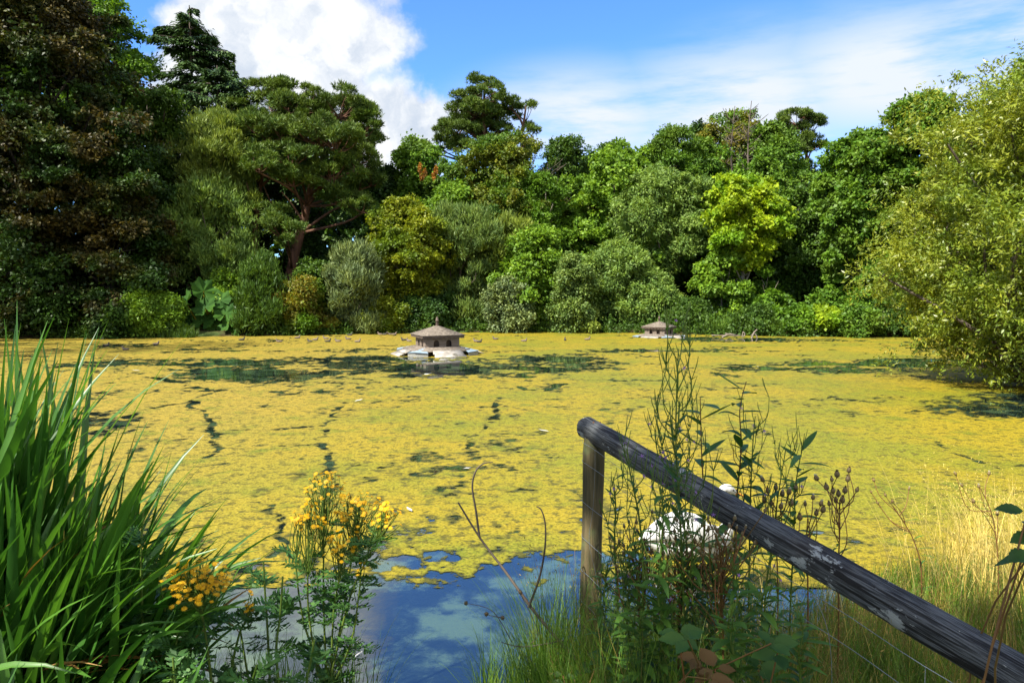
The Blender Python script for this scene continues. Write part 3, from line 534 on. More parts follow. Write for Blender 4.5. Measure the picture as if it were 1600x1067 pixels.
# ---- waterside bushes
def B(label, px, py_w, top, hw, sp, mat, n, prof_='bush', name='bush', dY=.9, lobes=None, seed=0):
    Y = on_water(px, py_w)[1] + (dY - .75) + hw / F * 34 * .55; return T(name, label, 'bush', px, Y, top, hw, 530, sp, mat, n, prof_, group=GB, lobes=lobes, seed=seed)
B('dark bush at the foot of the copper beech, far left', 90, 528, 440, 70, 'beech', 'copper', 10000)
B('low dark bush by the water under the copper beech boughs', 185, 528, 458, 40, 'beech', 'copper', 6000)
B('bramble bank at the water left of the giant-leaved plant', 232, 528, 462, 44, 'shrub', 'bright', 9000)
B('small bush between the bramble bank and the giant-leaved plant', 262, 527, 470, 20, 'shrub', 'bright', 5000)
B('yellow-green bush behind the giant-leaved plant', 352, 525, 428, 36, 'shrub', 'bright', 7000, dY=2.4)
B('rounded dark green bush right of the giant-leaved plant', 405, 524.5, 412, 44, 'willow', 'deep', 9500)  # deep leaf colour carries the left bank's shade
B('red-tinged yellow bush left of the silver-grey bush', 476, 524, 440, 36, 'shrub', 'autumn', 8000)
B('taller green bush behind the red-tinged bush', 492, 523, 402, 36, 'shrub', 'deep', 7000, dY=2.4)
B('silver-grey upright bush at the shore left of the golden tree', 549, 522.5, 396, 44, 'willow', 'grey', 13000, 'column')
B('small yellow-green bush right of the silver-grey bush', 598, 522, 468, 26, 'shrub', 'gold', 4500)
B('dark bush in shade beneath the golden tree', 660, 521, 462, 50, 'shrub', 'dark', 8000, dY=2)
B('grey-green sallow bush drooping to the water right of the near duck house', 792, 520.5, 444, 46, 'shrub', 'grey', 11000)
B('dark grey-green bush left of the hanging ash', 893, 521, 405, 34, 'shrub', 'willow', 8000, 'column')
B('low pale bush under the dark grey-green bush', 905, 520.5, 475, 26, 'shrub', 'sallow', 4500)
B('dim green bush in the dark hollow behind the far duck house', 1072, 522, 478, 40, 'shrub', 'deep', 6000, dY=1.5)
B('spreading green bush at the waterline right of the pale trunk', 1235, 525, 488, 36, 'leafy', 'maple', 5000)
B('bright lime bush leaning over the water, right shore', 1284, 526, 490, 30, 'leafy', 'lime', 4500)
B('leafy green bush between the lime bush and the willow', 1335, 527, 484, 34, 'shrub', 'mid', 6000)
B('shaded bush at the shore beside the olive willow', 1400, 527, 470, 36, 'shrub', 'deep', 6000)
B('dark bush under the chestnut trunks, right shore', 1180, 525, 488, 26, 'shrub', 'deep', 4500, dY=1.2)
# orange seed clusters as a small bush-like climber spike
def sedge():
    rng = np.random.default_rng(8); mb = MB(); n = 1500; px = rng.uniform(1045, 1225, n); b = np.array([on_water(p, np.interp(p, [1000, 1100, 1250], [520.5, 523, 526]) - .3) for p in px]); b[:, 1] += rng.uniform(-.1, 1.0, n); b[:, 2] = .02
    blades(mb, b, rng.uniform(.2, 1.0, n) * (.5 + fbm(px * .04, px * 0, 2)), rng.uniform(.03, .06, n), rng.uniform(0, 6.28, n), rng.uniform(0, .5, n), rng.uniform(.2, 1.6, n), 4)
    tag(mb.build('waterside_sedge', LM['mid']), 'tall sedge fringing the water right of the far duck house', 'sedge', kind='stuff')
    mb = MB(); n = 1600; px = rng.uniform(90, 300, n); b = np.array([on_water(p, 528.3) for p in px]); b[:, 1] += rng.uniform(-.1, .8, n); b[:, 2] = .02
    blades(mb, b, rng.uniform(.15, .8, n) * (.4 + fbm(px * .05, px * 0, 2)), rng.uniform(.03, .05, n), rng.uniform(0, 6.28, n), rng.uniform(0, .5, n), rng.uniform(.1, 1.5, n), 4)
    tag(mb.build('waterside_reeds', LM['deep']), 'dark reeds fringing the water below the copper beech', 'reeds', kind='stuff')
sedge()
def undergrowth():
    rng = np.random.default_rng(41); nc = 1500; px = rng.uniform(-60, 1480, nc); P = np.array([on_water(p, np.interp(p, [0, 200, 400, 600, 700, 830, 1000, 1100, 1250, 1480], [529, 528, 525, 521.5, 520, 519, 520.5, 523, 526, 526.5])) for p in px]); P[:, 1] += rng.uniform(-.25, 2.6, nc); P[:, 1] += np.where((px > 268) & (px < 392), 1.6, 0)
    r = rng.uniform(.15, .5, nc); n = 52000; k = rng.integers(0, nc, n); z0 = np.maximum(tz(P[:, 0], P[:, 1]), 0); e = rdir(rng, n); e[:, 2] = np.abs(e[:, 2]); hh = (.5 + 1.6 * fbm(px * .03, P[:, 1] * 0 + 3, 3))
    pos = np.stack([P[k, 0], P[k, 1], z0[k]], -1) + e * (r[k] * rng.random(n)**.4)[:, None] * np.stack([np.ones(n), np.ones(n), hh[k] * 1.3], -1)
    mb = MB(); leaves(mb, pos, e + rng.normal(size=(n, 3)) * .6, e * .6 + [0, -.2, .6] + rng.normal(size=(n, 3)) * .7, .15 * rng.uniform(.6, 1.4, n), .08 * rng.uniform(.6, 1.4, n)); tag(mb.build('undergrowth', LM['deep']), 'low leafy undergrowth along the foot of the far bank', 'undergrowth', kind='stuff')
undergrowth()
# giant-leaved gunnera
def gunnera():
    rng = np.random.default_rng(3); c = on_water(330, 524); o = np.array([c[0], c[1] + .35, tz1(c[0], c[1] + .35)]); t = thing('gunnera', 'giant-leaved green plant on the far left shore', 'plant', o)
    st = MB(); mat = leafmat('gunnera_leaf', (.02, .055, .014), (.03, .075, .018), trans=.25, rough=.7, spec=.1)
    for (px, py, r) in [(290, 472, 19), (318, 455, 20), (320, 480, 18), (344, 470, 17), (300, 500, 18), (318, 502, 17), (352, 490, 17), (375, 497, 15), (358, 505, 15), (362, 520, 13), (336, 512, 13)]:
        Y = o[1] - .5 + rng.uniform(-.4, .3); p = at(px, py, Y) - o; R = r / F * Y * 1.25; nrm = unit(np.array([-.1 + .3 * rng.normal(), -.75, .62])); a = unit(np.cross(nrm, [1, .2, 0])); a = unit(a + .4 * rng.normal() * np.cross(nrm, a)); b = np.cross(nrm, a)
        n = 46; th = np.linspace(.25, 2 * math.pi - .25, n); lob = 1 - .22 * np.abs(np.sin(th * 3.5))**.7 - .06 * (np.arange(n) % 2); mb = MB(); V = [p]
        for fr in (.35, .7, 1.0):
            rr = R * fr * lob if fr > .5 else R * fr * np.ones(n); zz = .10 * R * np.cos(th * 7) * fr + .22 * R * fr * fr * .6
            V += list(p - a * np.cos(th)[:, None] * rr[:, None] + b * np.sin(th)[:, None] * rr[:, None] + nrm * zz[:, None])
        j = np.arange(n - 1); mb.add(V, np.stack([0 * j, 1 + j, 2 + j], -1)); mb.n -= 0
        f = np.concatenate([np.stack([1 + k * n + j, 1 + (k + 1) * n + j, 1 + (k + 1) * n + j + 1, 1 + k * n + j + 1], -1) for k in (0, 1)]); mb.f.setdefault(4, []).append(f)
        mb.build('leaf', mat, t, smooth=True); limb(st, rng, np.array([rng.uniform(-.3, .3), .3, 0]), p, .05, .03, 6)
    st.build('stem', LM['autumn'], t)
gunnera()
# the olive willow leaning over the water on the right
T('olive_willow', 'large olive-yellow willow leaning over the pond at the right edge', 'tree', 1640, 16.2, 108, 262, 582, 'near', 'olive', 150000, 'dome', 'bark', group=None, trunk_r=.2, lobes=48, seed=5)
# tree just outside the picture whose crown shades the near bank
def shade_tree():
    rng = np.random.default_rng(21); o = np.array([-3.6, -1.9, tz1(-3.6, -1.9)]); t = thing('lime_tree', 'lime tree behind the near bank whose crown shades the fence and weeds', 'tree', o); mb = MB(); tb = MB()
    g, cc, ncl = make_crown(rng, 2.7, 4.3, 8.8, 'broad', 'round', 5600, mb, lobes=16); mb.build('crown', LM['mid'], t)
    tube(tb, spline([(0, 0, 0), (.1, 0, 3), (0, .1, 7)], 10), np.linspace(.28, .08, 10), 9)
    for q in g: limb(tb, rng, (.05, 0, 3.6 + .3 * (q[2] - 4)), q[:3], .09, .03)
    tb.build('trunk', M['bark'], t, smooth=True)
shade_tree()
for k, (x, y, top) in enumerate([(-25.5, 18.5, 20.5), (-29.5, 24.5, 21), (-34, 30, 20)]):  # unseen trees added to throw shade on the far left shore
    rng = np.random.default_rng(300 + k); gz = tz1(x, y); t = thing('sycamore_tree', ['sycamore nearest the viewer on the left bank beyond the picture edge', 'middle sycamore on the left bank beyond the picture edge', 'farthest sycamore on the left bank beyond the picture edge'][k], 'tree', (x, y, gz)); mb = MB(); tb = MB()
    g, cc, ncl = make_crown(rng, 4.6, 1.5, top, 'broad', 'column', 9000, mb); mb.f = mb.f; mb.build('crown', LM['deep'], t); tube(tb, spline([(0, 0, 0), (.1, 0, 6), (0, .1, 13)], 10), np.linspace(.4, .12, 10), 9)
    for q in g: limb(tb, rng, (.05, 0, min(12, .7 * q[2])), q[:3], .12, .04)
    tb.build('trunk', M['bark'], t, smooth=True)
#@@OBJECTS@@
# ------------------------------------------------------------------ near duck house, far duck house
M['shingle'] = roughmat('shingle', (.085, .07, .055), (.2, .17, .135), 14, (1, 1, 1), bump=.4)
M['plank'] = roughmat('weathered_plank', (.11, .085, .065), (.21, .17, .135), 10, (.3, 1, 6), bump=.25)
M['ramp'] = roughmat('bleached_plank', (.2, .18, .15), (.42, .39, .34), 5, (1, 1, 1), bump=.3, c3=(.12, .11, .07), c3scale=3)
M['sheet'] = roughmat('zinc_sheet', (.17, .24, .29), (.26, .33, .38), 5, rough=.4, bump=.05, spec=.5)
M['mesh'] = roughmat('wire_netting', (.16, .16, .14), (.3, .3, .27), 60, (1, 1, 1), bump=.1)
M['fascia'] = roughmat('fascia_board', (.07, .05, .04), (.13, .1, .08), 10, (1, 1, 5), bump=.2)
def rot(V, k):
    c, s = [(1, 0), (0, 1), (-1, 0), (0, -1)][k]; V = np.asarray(V, float); return np.stack([V[:, 0] * c - V[:, 1] * s, V[:, 0] * s + V[:, 1] * c, V[:, 2]], -1)
def duck_house(label, loc, rz, sc_=1.0, ramp='ramp'):
    t = thing('duck_house', label, 'duck house', loc, rz, 'duck houses on the pond'); t.scale = (sc_,) * 3
    h, z0, z1 = .535, .44, .80
    wl_ = MB()
    for k in range(4):                      # wall panel with two arched openings, front at y = -h
        xs = [-h]; 
        for cx in (-.19, .2): xs += list(cx + .085 * np.cos(np.linspace(math.pi, 0, 9)))
        xs.append(h); xs = np.array(xs); zb = np.full(len(xs), z0)
        def arch(x):
            for cx in (-.19, .2):
                if abs(x - cx) < .0849: return z0 + .13 + math.sqrt(max(0, .085**2 - (x - cx)**2))
            return z0
        for y in (-h, -h + .03):
            for a, b in zip(xs[:-1], xs[1:]):
                m = (a + b) / 2; inside = arch(m) > z0; za = max(arch(a), z0 + .13) if inside else z0; zb_ = max(arch(b), z0 + .13) if inside else z0
                q = rot([[a, y, za], [b, y, zb_], [b, y, z1], [a, y, z1]], k); wl_.add(q, [[0, 1, 2, 3]] if y == -h else [[3, 2, 1, 0]])
                if inside and y == -h: wl_.add(rot([[a, -h, za], [b, -h, zb_], [b, -h + .03, zb_], [a, -h + .03, za]], k), [[0, 1, 2, 3]])
        for cx in (-.19, .2):
            for sgn in (-1, 1): wl_.add(rot([[cx + sgn * .085, -h, z0], [cx + sgn * .085, -h, z0 + .13], [cx + sgn * .085, -h + .03, z0 + .13], [cx + sgn * .085, -h + .03, z0]], k), [[0, 1, 2, 3]])
    wl_.build('wall', M['plank'], t)
    dk = MB(); box(dk, (0, 0, .418), (1.3, 1.3, .04)); box(dk, (0, 0, .2), (.9, .9, .38)); dk.build('deck', M['plank'], t); blk = MB(); box(blk, (0, 0, .61), (.84, .84, .33)); blk.build('inner_lining', M['fascia'], t)  # dark box added inside so no light shows through the arches
    rf = MB(); nC = 9; R0, R1, Z0, Z1 = .67, .03, .80, 1.06
    for c in range(nC):
        ra, rb = R0 + (R1 - R0) * c / nC + .012, R0 + (R1 - R0) * (c + 1) / nC - .01; za, zb = Z0 + (Z1 - Z0) * c / nC + .014, Z0 + (Z1 - Z0) * (c + 1) / nC + .008
        V = [[sx_ * r, sy_ * r, z] for r, z in ((ra, za - .018), (ra, za), (rb, zb)) for sx_, sy_ in ((-1, -1), (1, -1), (1, 1), (-1, 1))]
        rf.add(V, [[i + 4 * l, (i + 1) % 4 + 4 * l, (i + 1) % 4 + 4 * l + 4, i + 4 * l + 4] for l in (0, 1) for i in range(4)])
    rf.add([[-R0, -R0, Z0 - .004], [R0, -R0, Z0 - .004], [R0, R0, Z0 - .004], [-R0, R0, Z0 - .004]], [[3, 2, 1, 0]])
    roof = rf.build('roof', M['shingle'], t)
    fi = MB(); a = np.linspace(0, 2 * math.pi, 8, endpoint=False)
    prof_ = [(1.05, .05), (1.2, .042), (1.21, .055), (1.24, .055), (1.25, .042), (1.29, .04), (1.36, .004)]
    V = [[r * math.cos(q), r * math.sin(q), z] for z, r in prof_ for q in a]; fi.add(V, [[i + 8 * l, (i + 1) % 8 + 8 * l, (i + 1) % 8 + 8 * l + 8, i + 8 * l + 8] for l in range(len(prof_) - 1) for i in range(8)]); fi.build('finial', M['fascia'], roof)
    fa = MB(); xs = np.linspace(-.655, .655, 57)
    for k in range(4):
        zb = .745 - .035 * np.abs(np.sin((xs + .655) / 1.31 * math.pi * 8))
        for y, fl in ((-.655, 0), (-.635, 1)):
            V = np.concatenate([np.stack([xs, 0 * xs + y, zb], -1), np.stack([xs, 0 * xs + y, 0 * xs + .796], -1)]); i = np.arange(56); f = np.stack([i, i + 1, i + 58, i + 57], -1); fa.add(rot(V, k), f if not fl else f[:, ::-1])
    fa.build('fascia', M['fascia'], t)
    for k in range(4):
        sk = MB(); zs = [(.545, .455), (.68, .425), (.81, .395), (.95, .355)]
        for (a, za), (b, zb) in zip(zs[:-1], zs[1:]):
            wa, wb = a * .96, min(b, .9) * .80; V = [[-wa, -a, za], [wa, -a, za], [wb, -b - .01, zb - .006], [-wb, -b - .01, zb - .006], [-wa, -a, za - .02], [wa, -a, za - .02], [wb, -b - .01, zb - .026], [-wb, -b - .01, zb - .026]]
            sk.add(rot(V, k), [[0, 3, 2, 1], [4, 5, 6, 7], [3, 7, 6, 2], [0, 4, 7, 3], [1, 2, 6, 5]])
        sk.build('apron_roof', M['shingle'], t)
        rp = MB()
        for (a, za), (b, zb) in (((.94, .372), (1.13, .30)), ((1.14, .30), (1.35, .215))):
            w0, w1 = .42 + .04 * (a - .9), .45 + .1 * (b - .9); V = [[-w0, -a, za], [w0, -a, za], [w1, -b, zb], [-w1, -b, zb], [-w0, -a, za - .03], [w0, -a, za - .03], [w1, -b, zb - .03], [-w1, -b, zb - .03]]
            rp.add(rot(V, k), [[0, 3, 2, 1], [4, 5, 6, 7], [3, 7, 6, 2], [0, 4, 7, 3], [1, 2, 6, 5], [0, 1, 5, 4]])
        for x in (-.38, .38):
            V = np.array([[x - .03, -1.2, -.3], [x + .03, -1.2, -.3], [x + .03, -1.14, -.3], [x - .03, -1.14, -.3], [x - .03, -1.2, .26], [x + .03, -1.2, .26], [x + .03, -1.14, .26], [x - .03, -1.14, .26]]); rp.add(rot(V, k), [[0, 1, 5, 4], [1, 2, 6, 5], [2, 3, 7, 6], [3, 0, 4, 7]])
        rp.build('ramp', M[ramp], t)
        # corner hood: folded zinc sheets sloping from the house corner, with netting below
        ch = MB(); A = (.56, -.56, .45); B_ = (1.12, -.62, .31); C_ = (.62, -1.12, .31); D_ = (1.0, -1.0, .345)
        V = rot([A, B_, D_, C_], k); ch.add(V, [[0, 1, 2], [0, 2, 3]][::1]); V2 = V - np.array([0, 0, .012]); ch.add(V2, [[2, 1, 0], [3, 2, 0]]); hood = ch.build('corner_hood', M['sheet'], t)
        nt = MB(); q = rot([(1.1, -.62, .31), (.98, -.98, .34), (.62, -1.1, .31), (1.1, -.62, -.05), (.98, -.98, -.05), (.62, -1.1, -.05)], k); nt.add(q, [[0, 1, 4, 3], [1, 2, 5, 4]]); nt.build('netting', M['mesh'], hood)
    return t
p = at(683, 500, 24.9); duck_house('near wooden duck house with scalloped eaves and pointed finial', (p[0], p[1], -.215), R_(23), 1.1)
p = at(1030, 500, 34.2); duck_house('smaller looking far duck house on a pale raft near the back shore', (p[0], p[1], -.25), R_(-36), .92)

# ------------------------------------------------------------------ branches in the water
def tubes_thing(name, label, cat, paths, mat, Y=None, r=(.05, .015), part='limb', dz=0):
    pts = [[at(*q) if len(q) == 3 else at(q[0], q[1], Y) for q in P] for P in paths]; o = pts[0][0].copy(); mb = MB()
    for k, P in enumerate(pts):
        S = spline(P, 6 * len(P)); mb = MB(); tube(mb, S - o, np.linspace(r[0], r[1], len(S)) * (1 if k == 0 else .65), 6)
        if k == 0: ob = mb.build(name, mat, loc=tuple(o), smooth=True)
        else: mb.build('side_shoot', mat, ob, smooth=True)
    return tag(ob, label, cat)
tubes_thing('fallen_branch', 'bleached fallen branch poking out of the water right of the far duck house', 'branch', [[(1128, 527, 34), (1140, 522, 34), (1152, 525, 34)], [(1133, 521, 34), (1148, 524, 34), (1162, 524.5, 34)], [(1112, 524, 34), (1130, 524, 34), (1150, 525.5, 34)]], M['deadwood'], r=(.045, .025))
tubes_thing('fallen_branch', 'crossed grey sticks standing in the water by the right shore', 'branch', [[(1174, 529, 33.5), (1178, 520, 33.5), (1183, 515, 33.5)], [(1184, 530, 33.5), (1180, 522, 33.5), (1173, 524, 33.5)], [(1160, 527, 33.5), (1161, 519, 33.5), (1164, 522, 33.5), (1162, 526, 33.5)]], M['deadwood'], r=(.045, .03))

# ------------------------------------------------------------------ birds
M['feather_brown'] = roughmat('brown_feathers', (.09, .065, .045), (.2, .16, .12), 30, bump=0, c3=(.3, .27, .23), c3scale=14)
M['feather_dark'] = roughmat('dark_feathers', (.03, .03, .025), (.08, .07, .05), 20, bump=0, c3=(.16, .14, .12), c3scale=12)
M['white'] = roughmat('white_feathers', (.38, .38, .36), (.5, .5, .48), 12, rough=.7, bump=.25)
M['bill'] = roughmat('orange_bill', (.55, .18, .03), (.65, .24, .04), 10, rough=.4, bump=0)
M['black'] = roughmat('black_knob', (.012, .012, .012), (.02, .02, .02), 10, rough=.4, bump=0)
def loft(mb, pts, rx, rz, n, seg=12, up=(0, 0, 1)):
    k = len(pts); t = np.linspace(0, k - 1, n); P = spline(pts, n); a = np.interp(t, range(k), rx); b = np.interp(t, range(k), rz)
    tube(mb, P, np.ones(n), seg, squash=list(zip(a, b)), upv=up)
def duck_mesh():
    mb = MB(); loft(mb, [(-.27, 0, .075), (-.2, 0, .065), (-.08, 0, .055), (.06, 0, .06), (.13, 0, .09), (.155, 0, .15), (.165, 0, .205), (.2, 0, .235), (.24, 0, .212), (.275, 0, .2)],
         [.01, .05, .095, .1, .085, .058, .05, .052, .03, .016], [.02, .05, .085, .095, .08, .058, .048, .048, .018, .006], 34, 10, (-.35, 0, 1)); return mb
_dm = duck_mesh().mesh('duck', True)
DUCKS = [(166, 541, 0), (196, 547.5, 180), (244, 539, 0), (378, 532, 20), (436, 535, 200), (465, 529, 30), (484, 534.5, 160), (493, 532, 0), (509, 530, 180), (512.5, 534.5, 20), (528, 534.5, 180), (544, 531, 200), (547, 524.5, 0), (559, 535, 0),
         (594, 523.5, 180), (601, 523.6, 0), (609, 523.4, 200), (616, 523.6, 20), (631, 532.5, 180), (639, 534, 150), (744, 534.5, 180), (749, 535.5, 30), (774, 531, 200), (819, 534, 0), (883, 532.5, 90), (918, 531.5, 0)]
ORD = ['first', 'second', 'third', 'fourth', 'fifth', 'sixth', 'seventh', 'eighth', 'ninth', 'tenth', 'eleventh', 'twelfth', 'thirteenth', 'fourteenth', 'fifteenth', 'sixteenth', 'seventeenth', 'eighteenth', 'nineteenth', 'twentieth']
md = _dm; _dm.materials.append(M['feather_brown'])
_dd = _dm.copy(); _dd.materials.clear(); _dd.materials.append(M['feather_dark'])
for k, (px, py, a) in enumerate(DUCKS):
    p = on_water(px, py); o = bpy.data.objects.new('duck', _dm if k % 3 else _dd); COL.objects.link(o); o.location = (p[0], p[1], .012); o.rotation_euler = (0, 0, R_(a)); o.scale = (.55,) * 3
    lab = (f'{"brown" if k % 3 else "dark"} duck, {ORD[k]} from the left of those left of the near duck house') if k < 20 else f'{"brown" if k % 3 else "dark"} duck, {ORD[k-20]} from the left of those right of the near duck house'
    tag(o, lab, 'duck', 'ducks on the algae')
def swan():
    t = thing('swan', 'white swan on the algae behind the fence and weeds', 'swan', tuple(on_water(1084, 862)), R_(14)); t.scale = (.9,) * 3; mb = MB()
    loft(mb, [(-.50, 0, .15), (-.42, 0, .13), (-.28, 0, .09), (-.05, 0, .07), (.16, 0, .08), (.29, 0, .14), (.335, 0, .23), (.31, 0, .33), (.265, 0, .42), (.255, 0, .5), (.285, 0, .555), (.335, 0, .555), (.375, 0, .53), (.40, 0, .512)],
         [.012, .07, .15, .19, .17, .09, .052, .041, .036, .034, .037, .043, .034, .022], [.012, .05, .11, .145, .13, .085, .05, .042, .037, .034, .038, .042, .032, .02], 60, 16, (-.25, 0, 1))
    mb.build('body', M['white'], t, smooth=True)
    for s in (-1, 1):
        w = MB(); loft(w, [(.2, s * .13, .14), (.1, s * .17, .19), (-.1, s * .165, .23), (-.3, s * .1, .22), (-.46, s * .035, .17), (-.53, s * .015, .15)], [.02, .05, .06, .055, .03, .006], [.05, .1, .105, .07, .03, .006], 22, 10); wing = w.build('wing', M['white'], t, smooth=True)
    b = MB(); loft(b, [(.39, 0, .518), (.43, 0, .502), (.465, 0, .488), (.49, 0, .474)], [.021, .018, .016, .007], [.02, .014, .009, .005], 10, 10); bl = b.build('bill', M['bill'], t, smooth=True)
    kb = MB(); loft(kb, [(.392, 0, .53), (.402, 0, .533), (.415, 0, .527), (.425, 0, .515)], [.006, .016, .015, .006], [.006, .014, .013, .006], 10, 8); kb.build('knob', M['black'], bl, smooth=True)
    for s in (-1, 1):
        e = MB(); loft(e, [(.355, s * .033, .55), (.361, s * .036, .55), (.369, s * .035, .55), (.374, s * .033, .55)], [.002, .006, .006, .002], [.002, .006, .006, .002], 8, 8); e.build('eye', M['black'], t, smooth=True)
swan()
_rng = np.random.default_rng(4)
_fm = MB(); ribbon(_fm, [(-.06, 0, .0), (-.02, 0, .012), (.03, 0, .016), (.07, 0, .03)], [.01, .05, .045, .004], (0, 1, 0), .1); _fmm = _fm.mesh('feather'); _fmm.materials.append(M['white'])
for (px, py, s) in [(667, 588, 2.6), (850, 676, 1.2), (730, 735, .8), (560, 628, 1.2), (213, 581, 1.5), (640, 800, .7), (1185, 575, 1.4), (560, 1030, .5)]:
    p = on_water(px, py); o = bpy.data.objects.new('feather', _fmm); COL.objects.link(o); o.location = (p[0], p[1], .022); o.scale = (s,) * 3; o.rotation_euler = (0, 0, _rng.uniform(0, 6)); tag(o, 'small white feather lying on the pond', 'feather', 'white feathers drifting on the pond')

# ------------------------------------------------------------------ fence
def railmat():
    m, N, L = newmat('weathered_rail'); out = N.new('ShaderNodeOutputMaterial'); tc = N.new('ShaderNodeTexCoord'); O = tc.outputs['UV'] if False else tc.outputs['Object']
    mp = N.new('ShaderNodeMapping'); mp.inputs['Rotation'].default_value = (0, 0, 0); mp.inputs['Scale'].default_value = (230, 9, 230); L.new(O, mp.inputs['Vector'])
    g = ntex(N, L, mp.outputs[0], 1, 6, .65); col = mixc(N, L, mrange(N, L, g, .40, .60), (.014, .016, .017), (.088, .096, .1))
    st = ntex(N, L, O, 2.2, 5, .6, (3, 1.2, 3)); col = mixc(N, L, mrange(N, L, st, .45, .7, 0, .75), col, (.02, .018, .016))
    ck = ntex(N, L, O, 1, 3, .5, (75, 2.6, 75)); col = mixc(N, L, mrange(N, L, ck, .575, .60), col, (.006, .006, .006))
    lich = ntex(N, L, O, 9, 8, .72, (1.5, .6, 1.5)); lm = mrange(N, L, lich, .585, .61); col = mixc(N, L, lm, col, (.27, .29, .28))
    l2 = ntex(N, L, O, 26, 4, .6); col = mixc(N, L, mrange(N, L, l2, .70, .74), col, (.38, .4, .36))
    p_ = N.new('ShaderNodeBsdfPrincipled'); L.new(col, p_.inputs['Base Color']); p_.inputs['Roughness'].default_value = .75; p_.inputs['Specular IOR Level'].default_value = .3
    b = N.new('ShaderNodeBump'); b.inputs['Strength'].default_value = .8; b.inputs['Distance'].default_value = .006; L.new(g, b.inputs['Height'])
    b2 = N.new('ShaderNodeBump'); b2.inputs['Strength'].default_value = .5; b2.inputs['Distance'].default_value = .004; L.new(lm, b2.inputs['Height']); L.new(b.outputs[0], b2.inputs['Normal']); L.new(b2.outputs[0], p_.inputs['Normal']); L.new(p_.outputs[0], out.inputs['Surface']); return m
M['rail'] = railmat()
M['post'] = roughmat('fence_post_wood', (.045, .042, .02), (.13, .1, .048), 9, (6, 6, .35), bump=.5, c3=(.1, .12, .05), c3range=(.52, .66), c3scale=5)
M['wire'] = roughmat('galvanised_wire', (.1, .125, .15), (.15, .18, .21), 30, rough=.45, bump=0, spec=.6)
def fence():
    rng = np.random.default_rng(2); A = at(928, 674, 3.2); Bp = at(1560, 1036, 1.62); d = unit(Bp - A); gz = tz1(A[0], A[1]); o = np.array([A[0], A[1], gz]); yaw = math.atan2(-d[0], d[1]) + math.pi
    t = thing('fence', 'weathered timber fence with sloping grey rail and wire netting', 'fence', o)
    # rail built along its own -y axis so that grain follows it
    Lr = 2.95; n = 150; s = np.linspace(-.07, Lr, n); seg = 32; a = np.linspace(0, 2 * math.pi, seg, endpoint=False); mb = MB(); rings = []
    for k in range(n):
        r = np.interp(s[k], [0, 2, 3], [.048, .046, .045]); ar = a - .25; prof_ = r * .93 / (np.abs(np.cos(ar))**2.9 + np.abs(np.sin(ar))**2.9)**(1 / 2.9) * (1 + .03 * np.cos(3 * a + 1)) * (1 + .09 * (fbm(np.full(seg, s[k] * 5), np.cos(a) * 1.2 + 4, 3) - .5) + .04 * (fbm(np.full(seg, s[k] * 16), np.sin(a) * 3 + 9, 2) - .5))
        kn = .012 * math.exp(-((s[k] - 1.82) / .035)**2) * np.exp(-((np.angle(np.exp(1j * (a - 3.6)))) / .5)**2); prof_ = prof_ + kn
        bow = .003 * math.sin(s[k] / Lr * math.pi)
        x = prof_ * np.cos(a) * 1.02; z = prof_ * np.sin(a)
        rings.append(np.stack([x, np.full(seg, -s[k]), z - bow], -1))
    V = np.concatenate(rings); i = np.arange(n - 1)[:, None] * seg; j = np.arange(seg)[None]; j2 = (j + 1) % seg; mb.add(V, np.stack([i + j, i + j2, i + seg + j2, i + seg + j], -1).reshape(-1, 4)); mb.add(rings[0], np.arange(seg)[None, ::-1]); mb.add(rings[-1], np.arange(seg)[None])
    r = mb.build('rail', M['rail'], t, loc=tuple(A - o), smooth=True); r.rotation_mode = 'QUATERNION'; r.rotation_quaternion = Vector(-d).to_track_quat('Y', 'Z')
    for P0 in (A, A + d * 2.75):
        g = tz1(P0[0], P0[1]) - .3; mb = MB(); n = 26; zz = np.linspace(0, P0[2] - g - .028, n); sp = np.stack([.004 * np.sin(zz * 5), 0 * zz, zz], -1); tube(mb, sp, .047 + .002 * np.sin(zz * 9) - .006 * (zz > zz[-1] - .03), 18)
        mb.build('post', M['post'], t, loc=(P0[0] - .004 - o[0], P0[1] - o[1], g - o[2]), smooth=True)
    e = A + d * 2.75; off = np.array([-.05, -.02, 0]); hz = list(A[2] - np.array([.045, .13, .305, .465, .615, .755]))
    for z in hz:
        mb = MB(); s = np.linspace(0, 1, 40); P = (A * [1, 1, 0])[None] * (1 - s)[:, None] + (e * [1, 1, 0])[None] * s[:, None] + off; P[:, 2] = z + (e[2] - A[2]) * s - .02 * s - .02 * np.sin(s * math.pi) + .003 * np.sin(s * 40 + z * 9); 
        w0 = np.array([A[0] - .05, A[1] + .01, z + .004]); w1 = np.array([A[0] - .052, A[1] - .03, z + .002]); P = np.concatenate([[w0, w1], P[1:]]); tube(mb, P - o, .0009, 5); mb.build('wire', M['wire'], t)
    for k in range(9):
        s0 = .035 + k * .11; mb = MB(); Q = []
        for q, z in enumerate(hz): ss = s0 + .008 * rng.normal() + .006 * (q % 2); Q.append(A * [1, 1, 0] * (1 - ss) + e * [1, 1, 0] * ss + off + np.array([0, 0, z + (e[2] - A[2]) * ss - .02 * ss - .02 * math.sin(ss * math.pi)]))
        tube(mb, spline(Q, 22) - o, .0007, 4); mb.build('wire', M['wire'], t)
    nm = roughmat('rusty_nail', (.05, .02, .01), (.12, .05, .02), 40, rough=.6, bump=0)
    for q in (-.012, .016):
        mb = MB(); c = A - o + d * .02 + np.array([q, 0, .0465]); tube(mb, [c - [0, 0, .01], c + [0, 0, .001], c + [0, 0, .0025]], [.0045, .0045, .003], 8); mb.build('nail', nm, t)
fence()

